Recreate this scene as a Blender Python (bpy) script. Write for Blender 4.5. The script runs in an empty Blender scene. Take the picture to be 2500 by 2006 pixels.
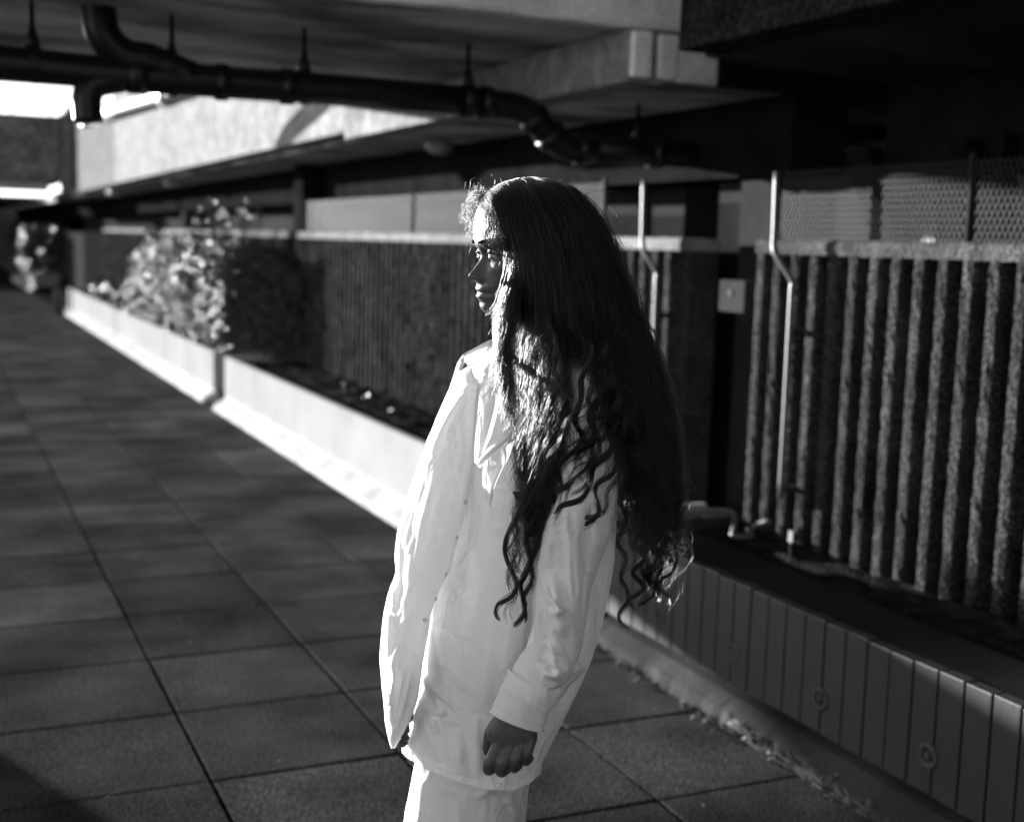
import bpy, bmesh, math, random
from mathutils import Vector, Matrix, noise
R_ = math.radians
random.seed(7)
sc = bpy.context.scene
COL = sc.collection

# ------------------------------------------------------------------ camera geometry
FPX = 3131.85                       # focal length in pixels of the 2500 px wide photograph
AX = ((0.911, -0.027, 0.412), (-0.412, -0.130, 0.902), (0.029, -0.991, -0.130))
rgt = Vector((AX[0][0], AX[1][0], AX[2][0])).normalized()
fwd = Vector((AX[0][2], AX[1][2], AX[2][2]))
fwd = (fwd - rgt * fwd.dot(rgt)).normalized()
dwn = fwd.cross(rgt).normalized()
if dwn.z > 0: dwn = -dwn
EYE = Vector((0, 0, 1.62))
HF = Vector((fwd.x, fwd.y, 0)).normalized(); HR = Vector((rgt.x, rgt.y, 0)).normalized()
cam = bpy.data.cameras.new('camera')
cam.sensor_width = 36.0; cam.lens = FPX / 2500 * 36
cam.clip_start = 0.05; cam.clip_end = 1000
cam.dof.use_dof = True; cam.dof.focus_distance = 2.27; cam.dof.aperture_fstop = 2.5; cam.dof.aperture_blades = 8
co = bpy.data.objects.new('camera', cam); COL.objects.link(co)
M = Matrix.Identity(4)
for i in range(3):
    M[i][0] = rgt[i]; M[i][1] = -dwn[i]; M[i][2] = -fwd[i]; M[i][3] = EYE[i]
co.matrix_world = M
sc.camera = co
DP = 2.27                            # distance at which the person stands

def P(px, py, dv=0.0, d=DP):
    """real-world point measured on the photograph, on the upright plane at horizontal distance d+dv"""
    r = fwd + rgt * ((px - 1250) / FPX) + dwn * ((py - 1003) / FPX)
    return EYE + r * ((d + dv) / r.dot(HF))

# ------------------------------------------------------------------ materials (a monochrome photograph: greys only)
def mat(name, v, rough=0.8, amp=0.25, scale=6.0, fine=60.0, bump=0.15, bdist=0.01, stretch=(1, 1, 1), spec=0.0,
        stain=0.0, stain_scale=1.2, spk=0.0, spk_scale=90.0, contrast=(0.3, 0.7)):
    m = bpy.data.materials.new(name); m.use_nodes = True
    n = m.node_tree.nodes; L = m.node_tree.links
    b = n['Principled BSDF']
    b.inputs['Roughness'].default_value = rough
    b.inputs['Specular IOR Level'].default_value = spec
    tc = n.new('ShaderNodeTexCoord'); mp = n.new('ShaderNodeMapping'); L.new(tc.outputs['Object'], mp.inputs['Vector'])
    mp.inputs['Scale'].default_value = stretch
    def nz(s, det=5.0):
        t = n.new('ShaderNodeTexNoise'); t.inputs['Scale'].default_value = s; t.inputs['Detail'].default_value = det
        L.new(mp.outputs['Vector'], t.inputs['Vector']); return t
    def ramp(src, p0, p1, a, c):
        r = n.new('ShaderNodeMapRange'); r.inputs[1].default_value = p0; r.inputs[2].default_value = p1
        r.inputs[3].default_value = a; r.inputs[4].default_value = c; L.new(src, r.inputs[0]); return r.outputs[0]
    def mul(a, c):
        k = n.new('ShaderNodeMath'); k.operation = 'MULTIPLY'; L.new(a, k.inputs[0])
        if isinstance(c, float): k.inputs[1].default_value = c
        else: L.new(c, k.inputs[1])
        return k.outputs[0]
    n1 = nz(scale); n2 = nz(fine, 3.0)
    val = mul(ramp(n1.outputs[0], contrast[0], contrast[1], 1 - amp, 1 + amp), ramp(n2.outputs[0], 0.3, 0.7, 1 - amp * 0.6, 1 + amp * 0.6))
    if stain:
        n3 = nz(stain_scale, 6.0)
        val = mul(val, ramp(n3.outputs[0], 0.42, 0.62, 1.0, 1 - stain))
    if spk:
        n4 = nz(spk_scale, 1.0)
        val = mul(val, ramp(n4.outputs[0], 0.45, 0.62, 1 - spk, 1 + spk))
    val = mul(val, v)
    cb = n.new('ShaderNodeCombineColor')
    for k in range(3): L.new(val, cb.inputs[k])
    L.new(cb.outputs[0], b.inputs['Base Color'])
    if bump:
        bp = n.new('ShaderNodeBump'); bp.inputs['Strength'].default_value = bump; bp.inputs['Distance'].default_value = bdist
        L.new(n2.outputs[0], bp.inputs['Height']); L.new(bp.outputs[0], b.inputs['Normal'])
    return m

M_ = {}
M_['paving'] = mat('paving', 0.056, 0.9, 0.28, 2.5, 120, 0.7, 0.005, stain=0.38, stain_scale=1.6, spk=0.35, spk_scale=120)
M_['grout'] = mat('grout', 0.02, 0.95, 0.3, 8, 80, 0.3)
M_['white_panel'] = mat('white_panel', 0.27, 0.5, 0.10, 2, 40, 0.05, stain=0.08)
M_['plinth'] = mat('plinth', 0.42, 0.8, 0.12, 5, 60, 0.2, stain=0.25, stain_scale=4)
M_['tile'] = mat('tile', 0.036, 0.45, 0.12, 3, 60, 0.1, stain=0.2, spec=0.4)
M_['old_plinth'] = mat('old_plinth', 0.055, 0.85, 0.2, 6, 60, 0.3, stain=0.4, stain_scale=3)
M_['soil'] = mat('soil', 0.02, 0.95, 0.5, 12, 60, 0.8, 0.03)
M_['rib'] = mat('rib', 0.052, 0.9, 0.3, 8, 95, 0.9, 0.012, stain=0.35, stain_scale=2.5, spk=0.5, spk_scale=95)
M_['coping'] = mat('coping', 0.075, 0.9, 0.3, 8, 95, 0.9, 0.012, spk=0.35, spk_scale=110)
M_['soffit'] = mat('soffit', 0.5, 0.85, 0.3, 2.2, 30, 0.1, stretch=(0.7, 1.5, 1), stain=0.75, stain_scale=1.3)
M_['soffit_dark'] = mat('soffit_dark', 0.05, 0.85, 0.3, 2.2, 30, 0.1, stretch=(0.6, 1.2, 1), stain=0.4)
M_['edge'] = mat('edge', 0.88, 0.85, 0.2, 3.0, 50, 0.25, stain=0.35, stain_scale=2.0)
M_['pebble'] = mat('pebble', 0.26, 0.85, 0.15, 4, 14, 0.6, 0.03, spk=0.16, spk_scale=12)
M_['pale_fascia'] = mat('pale_fascia', 0.17, 0.85, 0.15, 3, 30, 0.2)
M_['glare_coping'] = mat('glare_coping', 0.22, 0.9, 0.3, 8, 95, 0.6, 0.012)  # same coping as above, with the sun glare put into a lighter tone
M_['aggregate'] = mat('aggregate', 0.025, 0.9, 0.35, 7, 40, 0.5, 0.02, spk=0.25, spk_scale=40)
M_['far_block'] = mat('far_block', 0.13, 0.9, 0.4, 2.5, 14, 0.5, 0.03, spk=0.3, spk_scale=9)
M_['deep'] = mat('deep', 0.5, 0.9, 0.3, 3, 30, 0.1)
M_['concrete'] = mat('concrete', 0.1, 0.85, 0.2, 3, 50, 0.15, stain=0.25)
M_['pale'] = mat('pale', 0.035, 0.8, 0.1, 2, 40, 0.1, stain=0.15)
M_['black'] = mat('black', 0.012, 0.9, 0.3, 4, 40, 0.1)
M_['dark'] = mat('dark', 0.03, 0.7, 0.2, 4, 40, 0.1)
M_['pipe'] = mat('pipe', 0.010, 0.36, 0.2, 5, 40, 0.05, spec=0.25)
M_['white_pipe'] = mat('white_pipe', 0.25, 0.4, 0.1, 5, 40, 0.05, spec=0.5)
M_['metal'] = mat('metal', 0.075, 0.45, 0.1, 6, 60, 0.05, spec=0.5)
M_['wire'] = mat('wire', 0.03, 0.6, 0.1, 6, 60, 0.05, spec=0.08)
M_['bounce_block'] = mat('bounce_block', 0.78, 0.8, 0.08, 3, 50, 0.1)
M_['box'] = mat('box', 0.04, 0.6, 0.1, 6, 60, 0.05)
M_['leaf'] = mat('leaf', 0.045, 0.36, 0.3, 9, 60, 0.1, spec=0.34)
M_['stem'] = mat('stem', 0.06, 0.8, 0.3, 9, 60, 0.1)
M_['litter'] = mat('litter', 0.12, 0.7, 0.6, 15, 60, 0.1)
M_['lamp'] = mat('lamp', 0.3, 0.25, 0.05, 5, 40, 0.0, spec=0.5)
M_['skin'] = mat('skin', 0.07, 0.40, 0.08, 12, 160, 0.06, 0.002, spec=0.35)
M_['inner_bounce'] = mat('inner_bounce', 0.85, 0.8, 0.05, 12, 160, 0.0)
M_['eye'] = mat('eye', 0.3, 0.12, 0.05, 10, 60, 0.0, spec=0.5)
M_['iris'] = mat('iris', 0.03, 0.12, 0.05, 10, 60, 0.0, spec=0.5)
M_['button'] = mat('button', 0.75, 0.25, 0.05, 10, 60, 0.0, spec=0.5)
M_['brow'] = mat('brow', 0.02, 0.6, 0.2, 40, 200, 0.2)
M_['hairbase'] = mat('hairbase', 0.008, 0.7, 0.2, 20, 120, 0.2, spec=0.1)
M_['shoe'] = mat('shoe', 0.05, 0.5, 0.2, 20, 120, 0.2)

def cloth(name, v, tr):
    m = mat(name, v, 0.85, 0.02, 8, 700, 0.10, 0.0006, spec=0.15)
    n = m.node_tree.nodes; L = m.node_tree.links
    b = n['Principled BSDF']; out = n['Material Output']
    t = n.new('ShaderNodeBsdfTranslucent'); t.inputs['Color'].default_value = (v, v, v, 1)
    # crumpled cotton: thin ridged creases over the modelled folds
    tc = n['Texture Coordinate'].outputs['Object']
    mp = n.new('ShaderNodeMapping'); mp.inputs['Scale'].default_value = (1, 1, 0.5); L.new(tc, mp.inputs['Vector'])
    prev = b.inputs['Normal'].links[0].from_socket
    for s_, st, di in ((5, 0.5, 0.022), (11, 0.65, 0.012), (24, 0.35, 0.005)):
        z = n.new('ShaderNodeTexNoise'); z.inputs['Scale'].default_value = s_; z.inputs['Detail'].default_value = 2.0; z.inputs['Distortion'].default_value = 1.1
        L.new(mp.outputs['Vector'], z.inputs['Vector'])
        a1 = n.new('ShaderNodeMath'); a1.operation = 'SUBTRACT'; a1.inputs[1].default_value = 0.5; L.new(z.outputs[0], a1.inputs[0])
        a2 = n.new('ShaderNodeMath'); a2.operation = 'ABSOLUTE'; L.new(a1.outputs[0], a2.inputs[0])
        a3 = n.new('ShaderNodeMath'); a3.operation = 'POWER'; a3.inputs[1].default_value = 0.6; L.new(a2.outputs[0], a3.inputs[0])
        bb = n.new('ShaderNodeBump'); bb.inputs['Strength'].default_value = st; bb.inputs['Distance'].default_value = di; bb.invert = True
        L.new(a3.outputs[0], bb.inputs['Height']); L.new(prev, bb.inputs['Normal']); prev = bb.outputs[0]
    L.new(prev, b.inputs['Normal']); L.new(prev, t.inputs['Normal'])
    mx = n.new('ShaderNodeMixShader'); mx.inputs[0].default_value = tr
    L.new(b.outputs[0], mx.inputs[1]); L.new(t.outputs[0], mx.inputs[2]); L.new(mx.outputs[0], out.inputs['Surface'])
    return m
M_['shirt'] = cloth('shirt', 0.90, 0.30)
M_['trousers'] = cloth('trousers', 0.76, 0.32)

hm = bpy.data.materials.new('hair'); hm.use_nodes = True
hn = hm.node_tree.nodes; hn.remove(hn['Principled BSDF'])
hb = hn.new('ShaderNodeBsdfHairPrincipled'); hb.parametrization = 'COLOR'
hb.inputs['Color'].default_value = (0.005, 0.005, 0.005, 1)
hb.inputs['IOR'].default_value = 1.32; hb.inputs['Roughness'].default_value = 0.24; hb.inputs['Radial Roughness'].default_value = 0.35
hm.node_tree.links.new(hb.outputs[0], hn['Material Output'].inputs['Surface'])
M_['hair'] = hm

# ------------------------------------------------------------------ mesh helpers
class MB:
    def __init__(s): s.v = []; s.f = []
    def add(s, vs, fs):
        o = len(s.v); s.v += [tuple(p) for p in vs]; s.f += [tuple(i + o for i in q) for q in fs]
    def box(s, x0, x1, y0, y1, z0, z1):
        s.add([(x0, y0, z0), (x1, y0, z0), (x1, y1, z0), (x0, y1, z0), (x0, y0, z1), (x1, y0, z1), (x1, y1, z1), (x0, y1, z1)],
              [(0, 3, 2, 1), (4, 5, 6, 7), (0, 1, 5, 4), (1, 2, 6, 5), (2, 3, 7, 6), (3, 0, 4, 7)])
    def prism(s, prof, y0, y1):
        """profile of (x, z) points extruded along y"""
        n = len(prof)
        s.add([(x, y0, z) for x, z in prof] + [(x, y1, z) for x, z in prof],
              [tuple(range(n)), tuple(range(2 * n - 1, n - 1, -1))] + [(i, n + i, n + (i + 1) % n, (i + 1) % n) for i in range(n)])
    def grid(s, rows, closed=False):
        o = len(s.v); m = len(rows[0])
        for r in rows: s.v += [tuple(p) for p in r]
        for i in range(len(rows) - 1):
            for j in range(m if closed else m - 1):
                k = (j + 1) % m
                s.f.append((o + i * m + j, o + i * m + k, o + (i + 1) * m + k, o + (i + 1) * m + j))
    def tube(s, path, rad, n=12, caps=True, flat=None, up=None):
        """round (or flattened: flat=(a,b) factors with up as the b axis) tube along a path with a radius per point"""
        path = [Vector(p) for p in path]
        if not isinstance(rad, (list, tuple)): rad = [rad] * len(path)
        rows = []; prev = None
        for i, p in enumerate(path):
            t = (path[min(i + 1, len(path) - 1)] - path[max(i - 1, 0)]).normalized()
            if up is not None: a = Vector(up).cross(t)
            elif prev is None: a = t.cross(Vector((0, 0, 1)) if abs(t.z) < 0.9 else Vector((1, 0, 0)))
            else: a = prev - t * prev.dot(t)
            a.normalize(); prev = a; b = t.cross(a)
            fa, fb = flat if flat else (1, 1)
            rows.append([p + (a * math.cos(q) * fa + b * math.sin(q) * fb) * rad[i] for q in [2 * math.pi * j / n for j in range(n)]])
        o = len(s.v); s.grid(rows, True)
        if caps:
            s.f.append(tuple(o + j for j in range(n - 1, -1, -1)))
            e = o + (len(rows) - 1) * n; s.f.append(tuple(e + j for j in range(n)))
    def ball(s, c, r, n=12, sx=1, sy=1, sz=1):
        c = Vector(c); rows = []
        for i in range(n + 1):
            a = math.pi * min(max(i / n, 0.01), 0.99)
            rows.append([c + Vector((math.sin(a) * math.cos(q) * sx, math.sin(a) * math.sin(q) * sy, math.cos(a) * sz)) * r for q in [2 * math.pi * j / (2 * n) for j in range(2 * n)]])
        s.grid(rows[::-1], True)
    def build(s, name, m, parent=None, smooth=False, bevel=0.0, label=None):
        me = bpy.data.meshes.new(name); me.from_pydata(s.v, [], s.f); me.update()
        if bevel:
            bm = bmesh.new(); bm.from_mesh(me)
            bmesh.ops.remove_doubles(bm, verts=bm.verts, dist=1e-5)
            es = [e for e in bm.edges if len(e.link_faces) == 2 and e.calc_face_angle(0) > 0.6]
            bmesh.ops.bevel(bm, geom=es, offset=bevel, segments=2, profile=0.5, affect='EDGES', clamp_overlap=True)
            bm.to_mesh(me); bm.free()
        if smooth:
            me.polygons.foreach_set('use_smooth', [True] * len(me.polygons))
        me.materials.append(M_[m] if isinstance(m, str) else m)
        o = bpy.data.objects.new(name, me); COL.objects.link(o)
        if parent is not None: attach(o, parent)
        if label: o['label'] = label
        return o

def attach(o, parent):
    o.parent = parent
    w = Vector((0, 0, 0)); q = parent
    while q is not None: w += q.location; q = q.parent
    o.location = o.location - w          # meshes are built in world coordinates
def tag(o, label=None, cat=None, group=None, kind=None):
    if label: o['label'] = label
    if cat: o['category'] = cat
    if group: o['group'] = group
    if kind: o['kind'] = kind
    return o
def thing(name, loc, label, cat, group=None):
    o = bpy.data.objects.new(name, None); COL.objects.link(o); o.location = loc; o.empty_display_size = 0.1
    return tag(o, label, cat, group)
def structure(mb, name, m, **k):
    return tag(mb.build(name, m, **k), kind='structure')
def lerp(a, b, t): return a + (b - a) * t
def table(tb, y):
    """piecewise linear look-up, smoothed a little"""
    def f(y):
        if y <= tb[0][0]: return tb[0][1:]
        for a, b in zip(tb, tb[1:]):
            if y <= b[0]:
                t = (y - a[0]) / (b[0] - a[0]); return tuple(lerp(p, q, t) for p, q in zip(a[1:], b[1:]))
        return tb[-1][1:]
    h = (tb[-1][0] - tb[0][0]) * 0.018
    A, B, C = f(y - h), f(y), f(y + h)
    return tuple((p + 2 * q + r) / 4 for p, q, r in zip(A, B, C))
def spline(pts, n):
    """Catmull-Rom through control points, n samples"""
    pts = [Vector(p) for p in pts]; out = []
    m = len(pts) - 1
    for i in range(n):
        s = i / (n - 1) * m; k = min(int(s), m - 1); t = s - k
        p0 = pts[k - 1] if k > 0 else pts[k] * 2 - pts[k + 1]
        p1, p2 = pts[k], pts[k + 1]
        p3 = pts[k + 2] if k + 2 <= m else pts[k + 1] * 2 - pts[k]
        out.append(0.5 * ((2 * p1) + (p2 - p0) * t + (2 * p0 - 5 * p1 + 4 * p2 - p3) * t * t + (3 * p1 - p0 - 3 * p2 + p3) * t ** 3))
    return out

# ------------------------------------------------------------------ ground and paving
g = MB(); g.add([(-150, -60, -0.02), (150, -60, -0.02), (150, 260, -0.02), (-150, 260, -0.02)], [(0, 1, 2, 3)])
structure(g, 'ground', 'grout')
pv = MB(); slab_tone = []
for i in range(-14, 4):
    for j in range(-8, 60):
        x0 = 0.731 + 0.5965 * i; y0 = 3.69 + 0.594 * j
        if x0 > 2.42: continue
        gx = 0.0075; x1 = min(x0 + 0.5965, 2.44)
        dz = [random.uniform(-0.0018, 0.0018) for _ in range(4)]; h = random.uniform(-0.0015, 0.0015)
        c = 0.0016
        xs = (x0 + gx + random.uniform(-1, 1) * 0.0012, x1 - gx + random.uniform(-1, 1) * 0.0012)
        ys = (y0 + gx + random.uniform(-1, 1) * 0.0012, y0 + 0.594 - gx + random.uniform(-1, 1) * 0.0012)
        q = [(xs[0], ys[0]), (xs[1], ys[0]), (xs[1], ys[1]), (xs[0], ys[1])]
        qi = [(xs[0] + c, ys[0] + c), (xs[1] - c, ys[0] + c), (xs[1] - c, ys[1] - c), (xs[0] + c, ys[1] - c)]
        vs = [(x, y, -0.016) for x, y in q] + [(x, y, h + dz[k] - 0.001) for k, (x, y) in enumerate(q)] + [(x, y, h + dz[k]) for k, (x, y) in enumerate(qi)]
        fs = [(8, 9, 10, 11)] + [(a + k, a + (k + 1) % 4, a + 4 + (k + 1) % 4, a + 4 + k) for a in (0, 4) for k in range(4)]
        pv.add(vs, fs); slab_tone += [min(max(random.gauss(1, 0.16), 0.6), 1.5)] * len(fs)
pvo = structure(pv, 'paving', 'paving')
at_ = pvo.data.attributes.new('tone', 'FLOAT', 'FACE'); at_.data.foreach_set('value', slab_tone)
nt = M_['paving'].node_tree; an = nt.nodes.new('ShaderNodeAttribute'); an.attribute_name = 'tone'
mx_ = nt.nodes.new('ShaderNodeMix'); mx_.data_type = 'RGBA'; mx_.blend_type = 'MULTIPLY'; mx_.inputs[0].default_value = 1.0
lk = nt.nodes['Principled BSDF'].inputs['Base Color'].links[0].from_socket
nt.links.new(lk, mx_.inputs[6]); nt.links.new(an.outputs['Fac'], mx_.inputs[7]); nt.links.new(mx_.outputs[2], nt.nodes['Principled BSDF'].inputs['Base Color'])

# ------------------------------------------------------------------ planters
def planter(y0, y1, label, white=True):
    t = thing('planter', (2.5, (y0 + y1) / 2, 0), label, 'planter', 'planter boxes along the ribbed wall')
    b = MB()
    m = 'white_panel' if white else 'tile'
    if white:
        b.prism([(2.50, 0.125), (2.545, 0.125), (2.545, 0.49), (2.50, 0.49)], y0, y1)
        b.box(2.546, 3.15, y0, y0 + 0.045, 0.125, 0.488); b.box(2.546, 3.15, y1 - 0.045, y1, 0.125, 0.488)
        b.build('panel', m, t, bevel=0.004)
    else:                                            # upright grooved boards of 0.1 m
        n = int((y1 - y0) / 0.0985)
        for k in range(n + 1):
            ya = y1 - 0.0985 * (k + 1) + 0.0035; yb = y1 - 0.0985 * k - 0.0035
            j = random.uniform(-0.0012, 0.0012)
            b.box(2.50 + j, 2.545, ya, yb, 0.128 + random.uniform(-0.002, 0.002), 0.488 + random.uniform(-0.003, 0.003))
        b.build('panel', m, t, bevel=0.003)
        k = MB(); k.box(2.512, 2.56, y0, y1 - 0.004, 0.130, 0.482); k.box(2.561, 3.15, y1 - 0.05, y1, 0.13, 0.486)
        k.build('backing', 'dark', t)
        tp = MB(); tp.box(2.548, 2.80, y0, y1 - 0.05, 0.44, 0.484)
        tp.build('ledge', M_['tile_top'], t, bevel=0.004)
        for yr in (4.06, 3.575, 3.095, 2.618):
            r = MB(); rows = []
            for a in range(25):
                q = 2 * math.pi * a / 24
                c = Vector((2.499, yr + 0.030 * math.cos(q), 0.240 + 0.030 * math.sin(q)))
                d = Vector((0, math.cos(q), math.sin(q)))
                rows.append([c + d * (0.008 * math.cos(w)) + Vector((-0.006 * math.sin(w), 0, 0)) for w in [2 * math.pi * s / 8 for s in range(8)]])
            r.grid(rows, True); o = r.build('boss', 'old_boss', t, smooth=True)
            q = MB(); q.tube([(2.499, yr, 0.24), (2.492, yr, 0.24)], [0.011, 0.009], 12); q.build('bolt', 'old_boss', o)
    # recessed foot, plinth with sloping front, soil
    p = MB()
    if white:
        p.prism([(2.555, 0.0), (2.555, 0.124), (2.51, 0.124), (2.505, 0.105), (2.405, 0.045), (2.385, 0.0)], y0, y1)
        p.build('plinth', 'plinth', t)
    else:
        rows = []
        ny = 160
        for i in range(ny + 1):
            y = lerp(y0, y1 - 0.03, i / ny)
            w = 0.012 * noise.noise(Vector((0, y * 9, 0))) + 0.008 * noise.noise(Vector((3, y * 31, 0)))
            rows.append([(2.56, y, 0.128), (2.555, y, 0.095), (2.51, y, 0.085), (2.455 + w, y, 0.045), (2.438 + w * 1.5, y, -0.005)])
        p.grid(rows); p.grid([[q for q in rows[-1]], [(x + 0.0, y + 0.001, -0.01) for x, y, z in rows[-1]]])
        p.build('plinth', 'old_plinth', t)
    s = MB(); rows = []
    nx, ny = 10, int((y1 - y0) * 12)
    for i in range(nx + 1):
        rows.append([(lerp(2.546 if white else 2.79, 3.21, i / nx), lerp(y0 + 0.046, y1 - 0.046, j / ny),
                      0.43 + 0.02 * noise.noise(Vector((i * 0.5, j * 0.4, y0))) + random.uniform(-0.008, 0.008)) for j in range(ny + 1)])
    s.grid(rows[::-1]); s.build('soil', 'soil', t)
    return t
M_['tile_top'] = mat('tile_top', 0.022, 0.5, 0.2, 3, 60, 0.1, stain=0.3)
M_['old_boss'] = mat('old_boss', 0.075, 0.5, 0.3, 20, 60, 0.3)
planter(-2.0, 4.57, 'dark grey planter faced with upright grooved boards and round bosses, nearest at right', False)
planter(4.76, 11.95, 'sunlit white planter directly behind the standing person, nearest of the white ones')
planter(12.47, 19.55, 'sunlit white planter holding the glossy hedge, middle of the white ones')
planter(19.65, 26.6, 'sunlit white planter at the far end of the row past the hedge')
planter(35.5, 44.0, 'small far white planter beyond the gap at the left edge of view')

# ------------------------------------------------------------------ ribbed walls
def ribbed_wall(y0, y1, label, detail=True, x=3.2, top=1.665):
    t = thing('ribbed_wall', (x, (y0 + y1) / 2, 0), label, 'wall', 'ribbed concrete walls behind the planters')
    b = MB(); b.box(x + 0.065, x + 0.22, y0, y1, 0, top - 0.061); b.build('core', 'black' if detail and y0 < 0 else 'rib', t)  # black core on the near wall paints the shade in its grooves
    pitch, w = 0.1195, 0.060
    r = MB(); n = int((y1 - y0) / pitch)
    nz = 46 if detail else 14
    prof = [(0.071, -0.5), (0.012, -0.46), (0.0, -0.36), (-0.002, 0.0), (0.0, 0.36), (0.012, 0.46), (0.071, 0.5)]
    for k in range(n + 1):
        yc = y1 - 0.03 - k * pitch
        if yc - w / 2 < y0: break
        rows = []
        for i in range(nz + 1):
            z = lerp(0.30, top - 0.058, i / nz)
            row = []
            for a, c in prof:
                q = Vector((yc * 40 + c * 3, z * 26, a * 30))
                e = noise.noise(q) * 0.007 + noise.noise(q * 2.7) * 0.005
                row.append((x + a + (e if a < 0.05 else 0), yc + c * w + noise.noise(q + Vector((9, 0, 0))) * 0.004, z))
            rows.append(row)
        r.grid(rows)
    r.build('rib', 'rib', t)
    c = MB(); rows = []
    ny = int((y1 - y0) * 45)
    cp = [(0.0, -0.06), (-0.004, -0.03), (0.0, -0.006), (0.015, 0.0), (0.12, 0.0), (0.225, -0.004), (0.225, -0.06)]
    for j in range(ny + 1):
        y = lerp(y0 - 0.005, y1 + 0.005, j / ny)
        rows.append([(x + a + 0.004 * noise.noise(Vector((y * 30, b_ * 60, a * 20))), y, top + b_ + 0.005 * noise.noise(Vector((y * 26, b_ * 50, a * 20 + 5)))) for a, b_ in cp])
    c.grid(rows[::-1], True); c.f.append(tuple(range(len(c.v) - len(cp), len(c.v)))); c.f.append(tuple(range(len(cp) - 1, -1, -1)))
    c.build('coping', 'coping' if y0 < 0 else 'glare_coping', t)
    return t
ribbed_wall(-2.0, 4.56, 'coarse ribbed concrete wall with dark grooves at right, nearest to the viewer')
ribbed_wall(5.18, 12.0, 'ribbed concrete wall with bright coping directly behind the standing person')
ribbed_wall(12.4, 19.6, 'ribbed concrete wall partly hidden behind the hedge', False)
ribbed_wall(21.4, 26.8, 'far stretch of ribbed concrete wall past the hedge beside the dark gap', False)

# ------------------------------------------------------------------ mesh fences on the walls
def mesh_fence(y0, y1, posts, label, cranks, x=3.27, z0=1.66, z1=1.95, pitch=0.026, r=0.0012):
    t = thing('mesh_fence', (x, (y0 + y1) / 2, z0), label, 'fence', 'wire mesh fences on top of the ribbed walls')
    w = MB(); h = z1 - z0; run = h * 0.55
    def wire(a, b):
        a = Vector(a); b = Vector(b); d = (b - a).normalized(); n = Vector((1, 0, 0)); s = d.cross(n) * r; n = n * r
        w.add([a + s + n, a - s + n, a - s - n, a + s - n, b + s + n, b - s + n, b - s - n, b + s - n],
              [(0, 1, 5, 4), (1, 2, 6, 5), (2, 3, 7, 6), (3, 0, 4, 7)])
    k = int((y1 - y0 + run) / pitch)
    for i in range(k):
        for sgn in (1, -1):
            ya = y0 + i * pitch if sgn < 0 else y0 - run + i * pitch
            yb = ya + sgn * run
            za, zb = z0, z1
            a, b = ya, yb
            # clip to the panel
            def at(y): return za + (y - a) / (b - a) * (zb - za)
            lo, hi = min(a, b), max(a, b)
            l2, h2 = max(lo, y0), min(hi, y1)
            if h2 - l2 < 0.004: continue
            wire((x + 0.001 * sgn, l2, at(l2)), (x + 0.001 * sgn, h2, at(h2)))
    w.build('wire_mesh', 'wire', t)
    for y in posts:
        p = MB(); p.box(x - 0.012, x + 0.012, y - 0.01, y + 0.01, z0 - 0.05, z1 + 0.02); p.build('post', 'concrete' if y in (6.06,) else 'dark', t, bevel=0.002)
    for y in cranks:                       # pale cranked bars standing in front of the ribs and stepping back over the coping
        p = MB(); yy = y
        pth = spline([(3.135, yy - 0.09, 0.62), (3.135, yy - 0.09, 1.0), (3.135, yy - 0.088, 1.45), (3.135, yy - 0.085, 1.50), (3.10, yy - 0.02, 1.60), (3.10, yy, 1.64), (3.10, yy, 1.7), (3.10, yy + 0.008, 1.93)], 40)
        p.tube(pth, 0.0125, 10); c = p.build('cranked_post', 'metal', t, smooth=True)
        for zz in (0.66, 1.3):
            q = MB(); q.box(3.14, 3.215, yy - 0.105, yy - 0.075, zz - 0.012, zz + 0.012); q.build('bracket', 'dark', c)
    return t
mesh_fence(-1.0, 4.5, [3.42, 2.6], 'wire mesh fence on the nearest ribbed wall with a white cranked post', [4.30], r=0.0019)
mesh_fence(6.08, 12.0, [6.06, 9.0, 11.95], 'wire mesh fence above the wall behind the person, ending at a pale post', [5.35])

# ------------------------------------------------------------------ car park building behind the walls
bd = thing('car_park_building', (4.6, 12, 0), 'low concrete car park building with bright overhanging fascia behind the ribbed walls', 'building')
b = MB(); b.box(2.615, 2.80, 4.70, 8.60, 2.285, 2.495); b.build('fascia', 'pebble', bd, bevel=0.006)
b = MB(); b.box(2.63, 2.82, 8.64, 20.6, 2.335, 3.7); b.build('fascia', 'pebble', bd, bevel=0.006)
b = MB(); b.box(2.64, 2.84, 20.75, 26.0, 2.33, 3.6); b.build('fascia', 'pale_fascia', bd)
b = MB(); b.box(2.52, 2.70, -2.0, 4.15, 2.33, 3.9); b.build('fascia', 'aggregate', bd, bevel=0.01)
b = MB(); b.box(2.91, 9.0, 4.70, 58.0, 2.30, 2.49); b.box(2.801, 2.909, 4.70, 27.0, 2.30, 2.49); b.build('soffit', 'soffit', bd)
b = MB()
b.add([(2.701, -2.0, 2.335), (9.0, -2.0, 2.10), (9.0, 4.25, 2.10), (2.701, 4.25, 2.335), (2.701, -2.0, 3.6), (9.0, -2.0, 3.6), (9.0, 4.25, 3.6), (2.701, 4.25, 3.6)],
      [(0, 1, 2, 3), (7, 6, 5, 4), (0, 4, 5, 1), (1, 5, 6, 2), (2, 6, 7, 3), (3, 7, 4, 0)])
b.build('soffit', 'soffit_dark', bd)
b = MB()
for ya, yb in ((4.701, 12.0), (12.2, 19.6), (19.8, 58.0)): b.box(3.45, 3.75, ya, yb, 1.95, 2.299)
b.build('edge_beam', 'black', bd)  # near-black tone stands in for shade on the beam
b = MB(); b.box(3.545, 3.8, -2.0, 4.2, 1.93, 2.29); b.build('edge_beam', 'black', bd)
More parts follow.
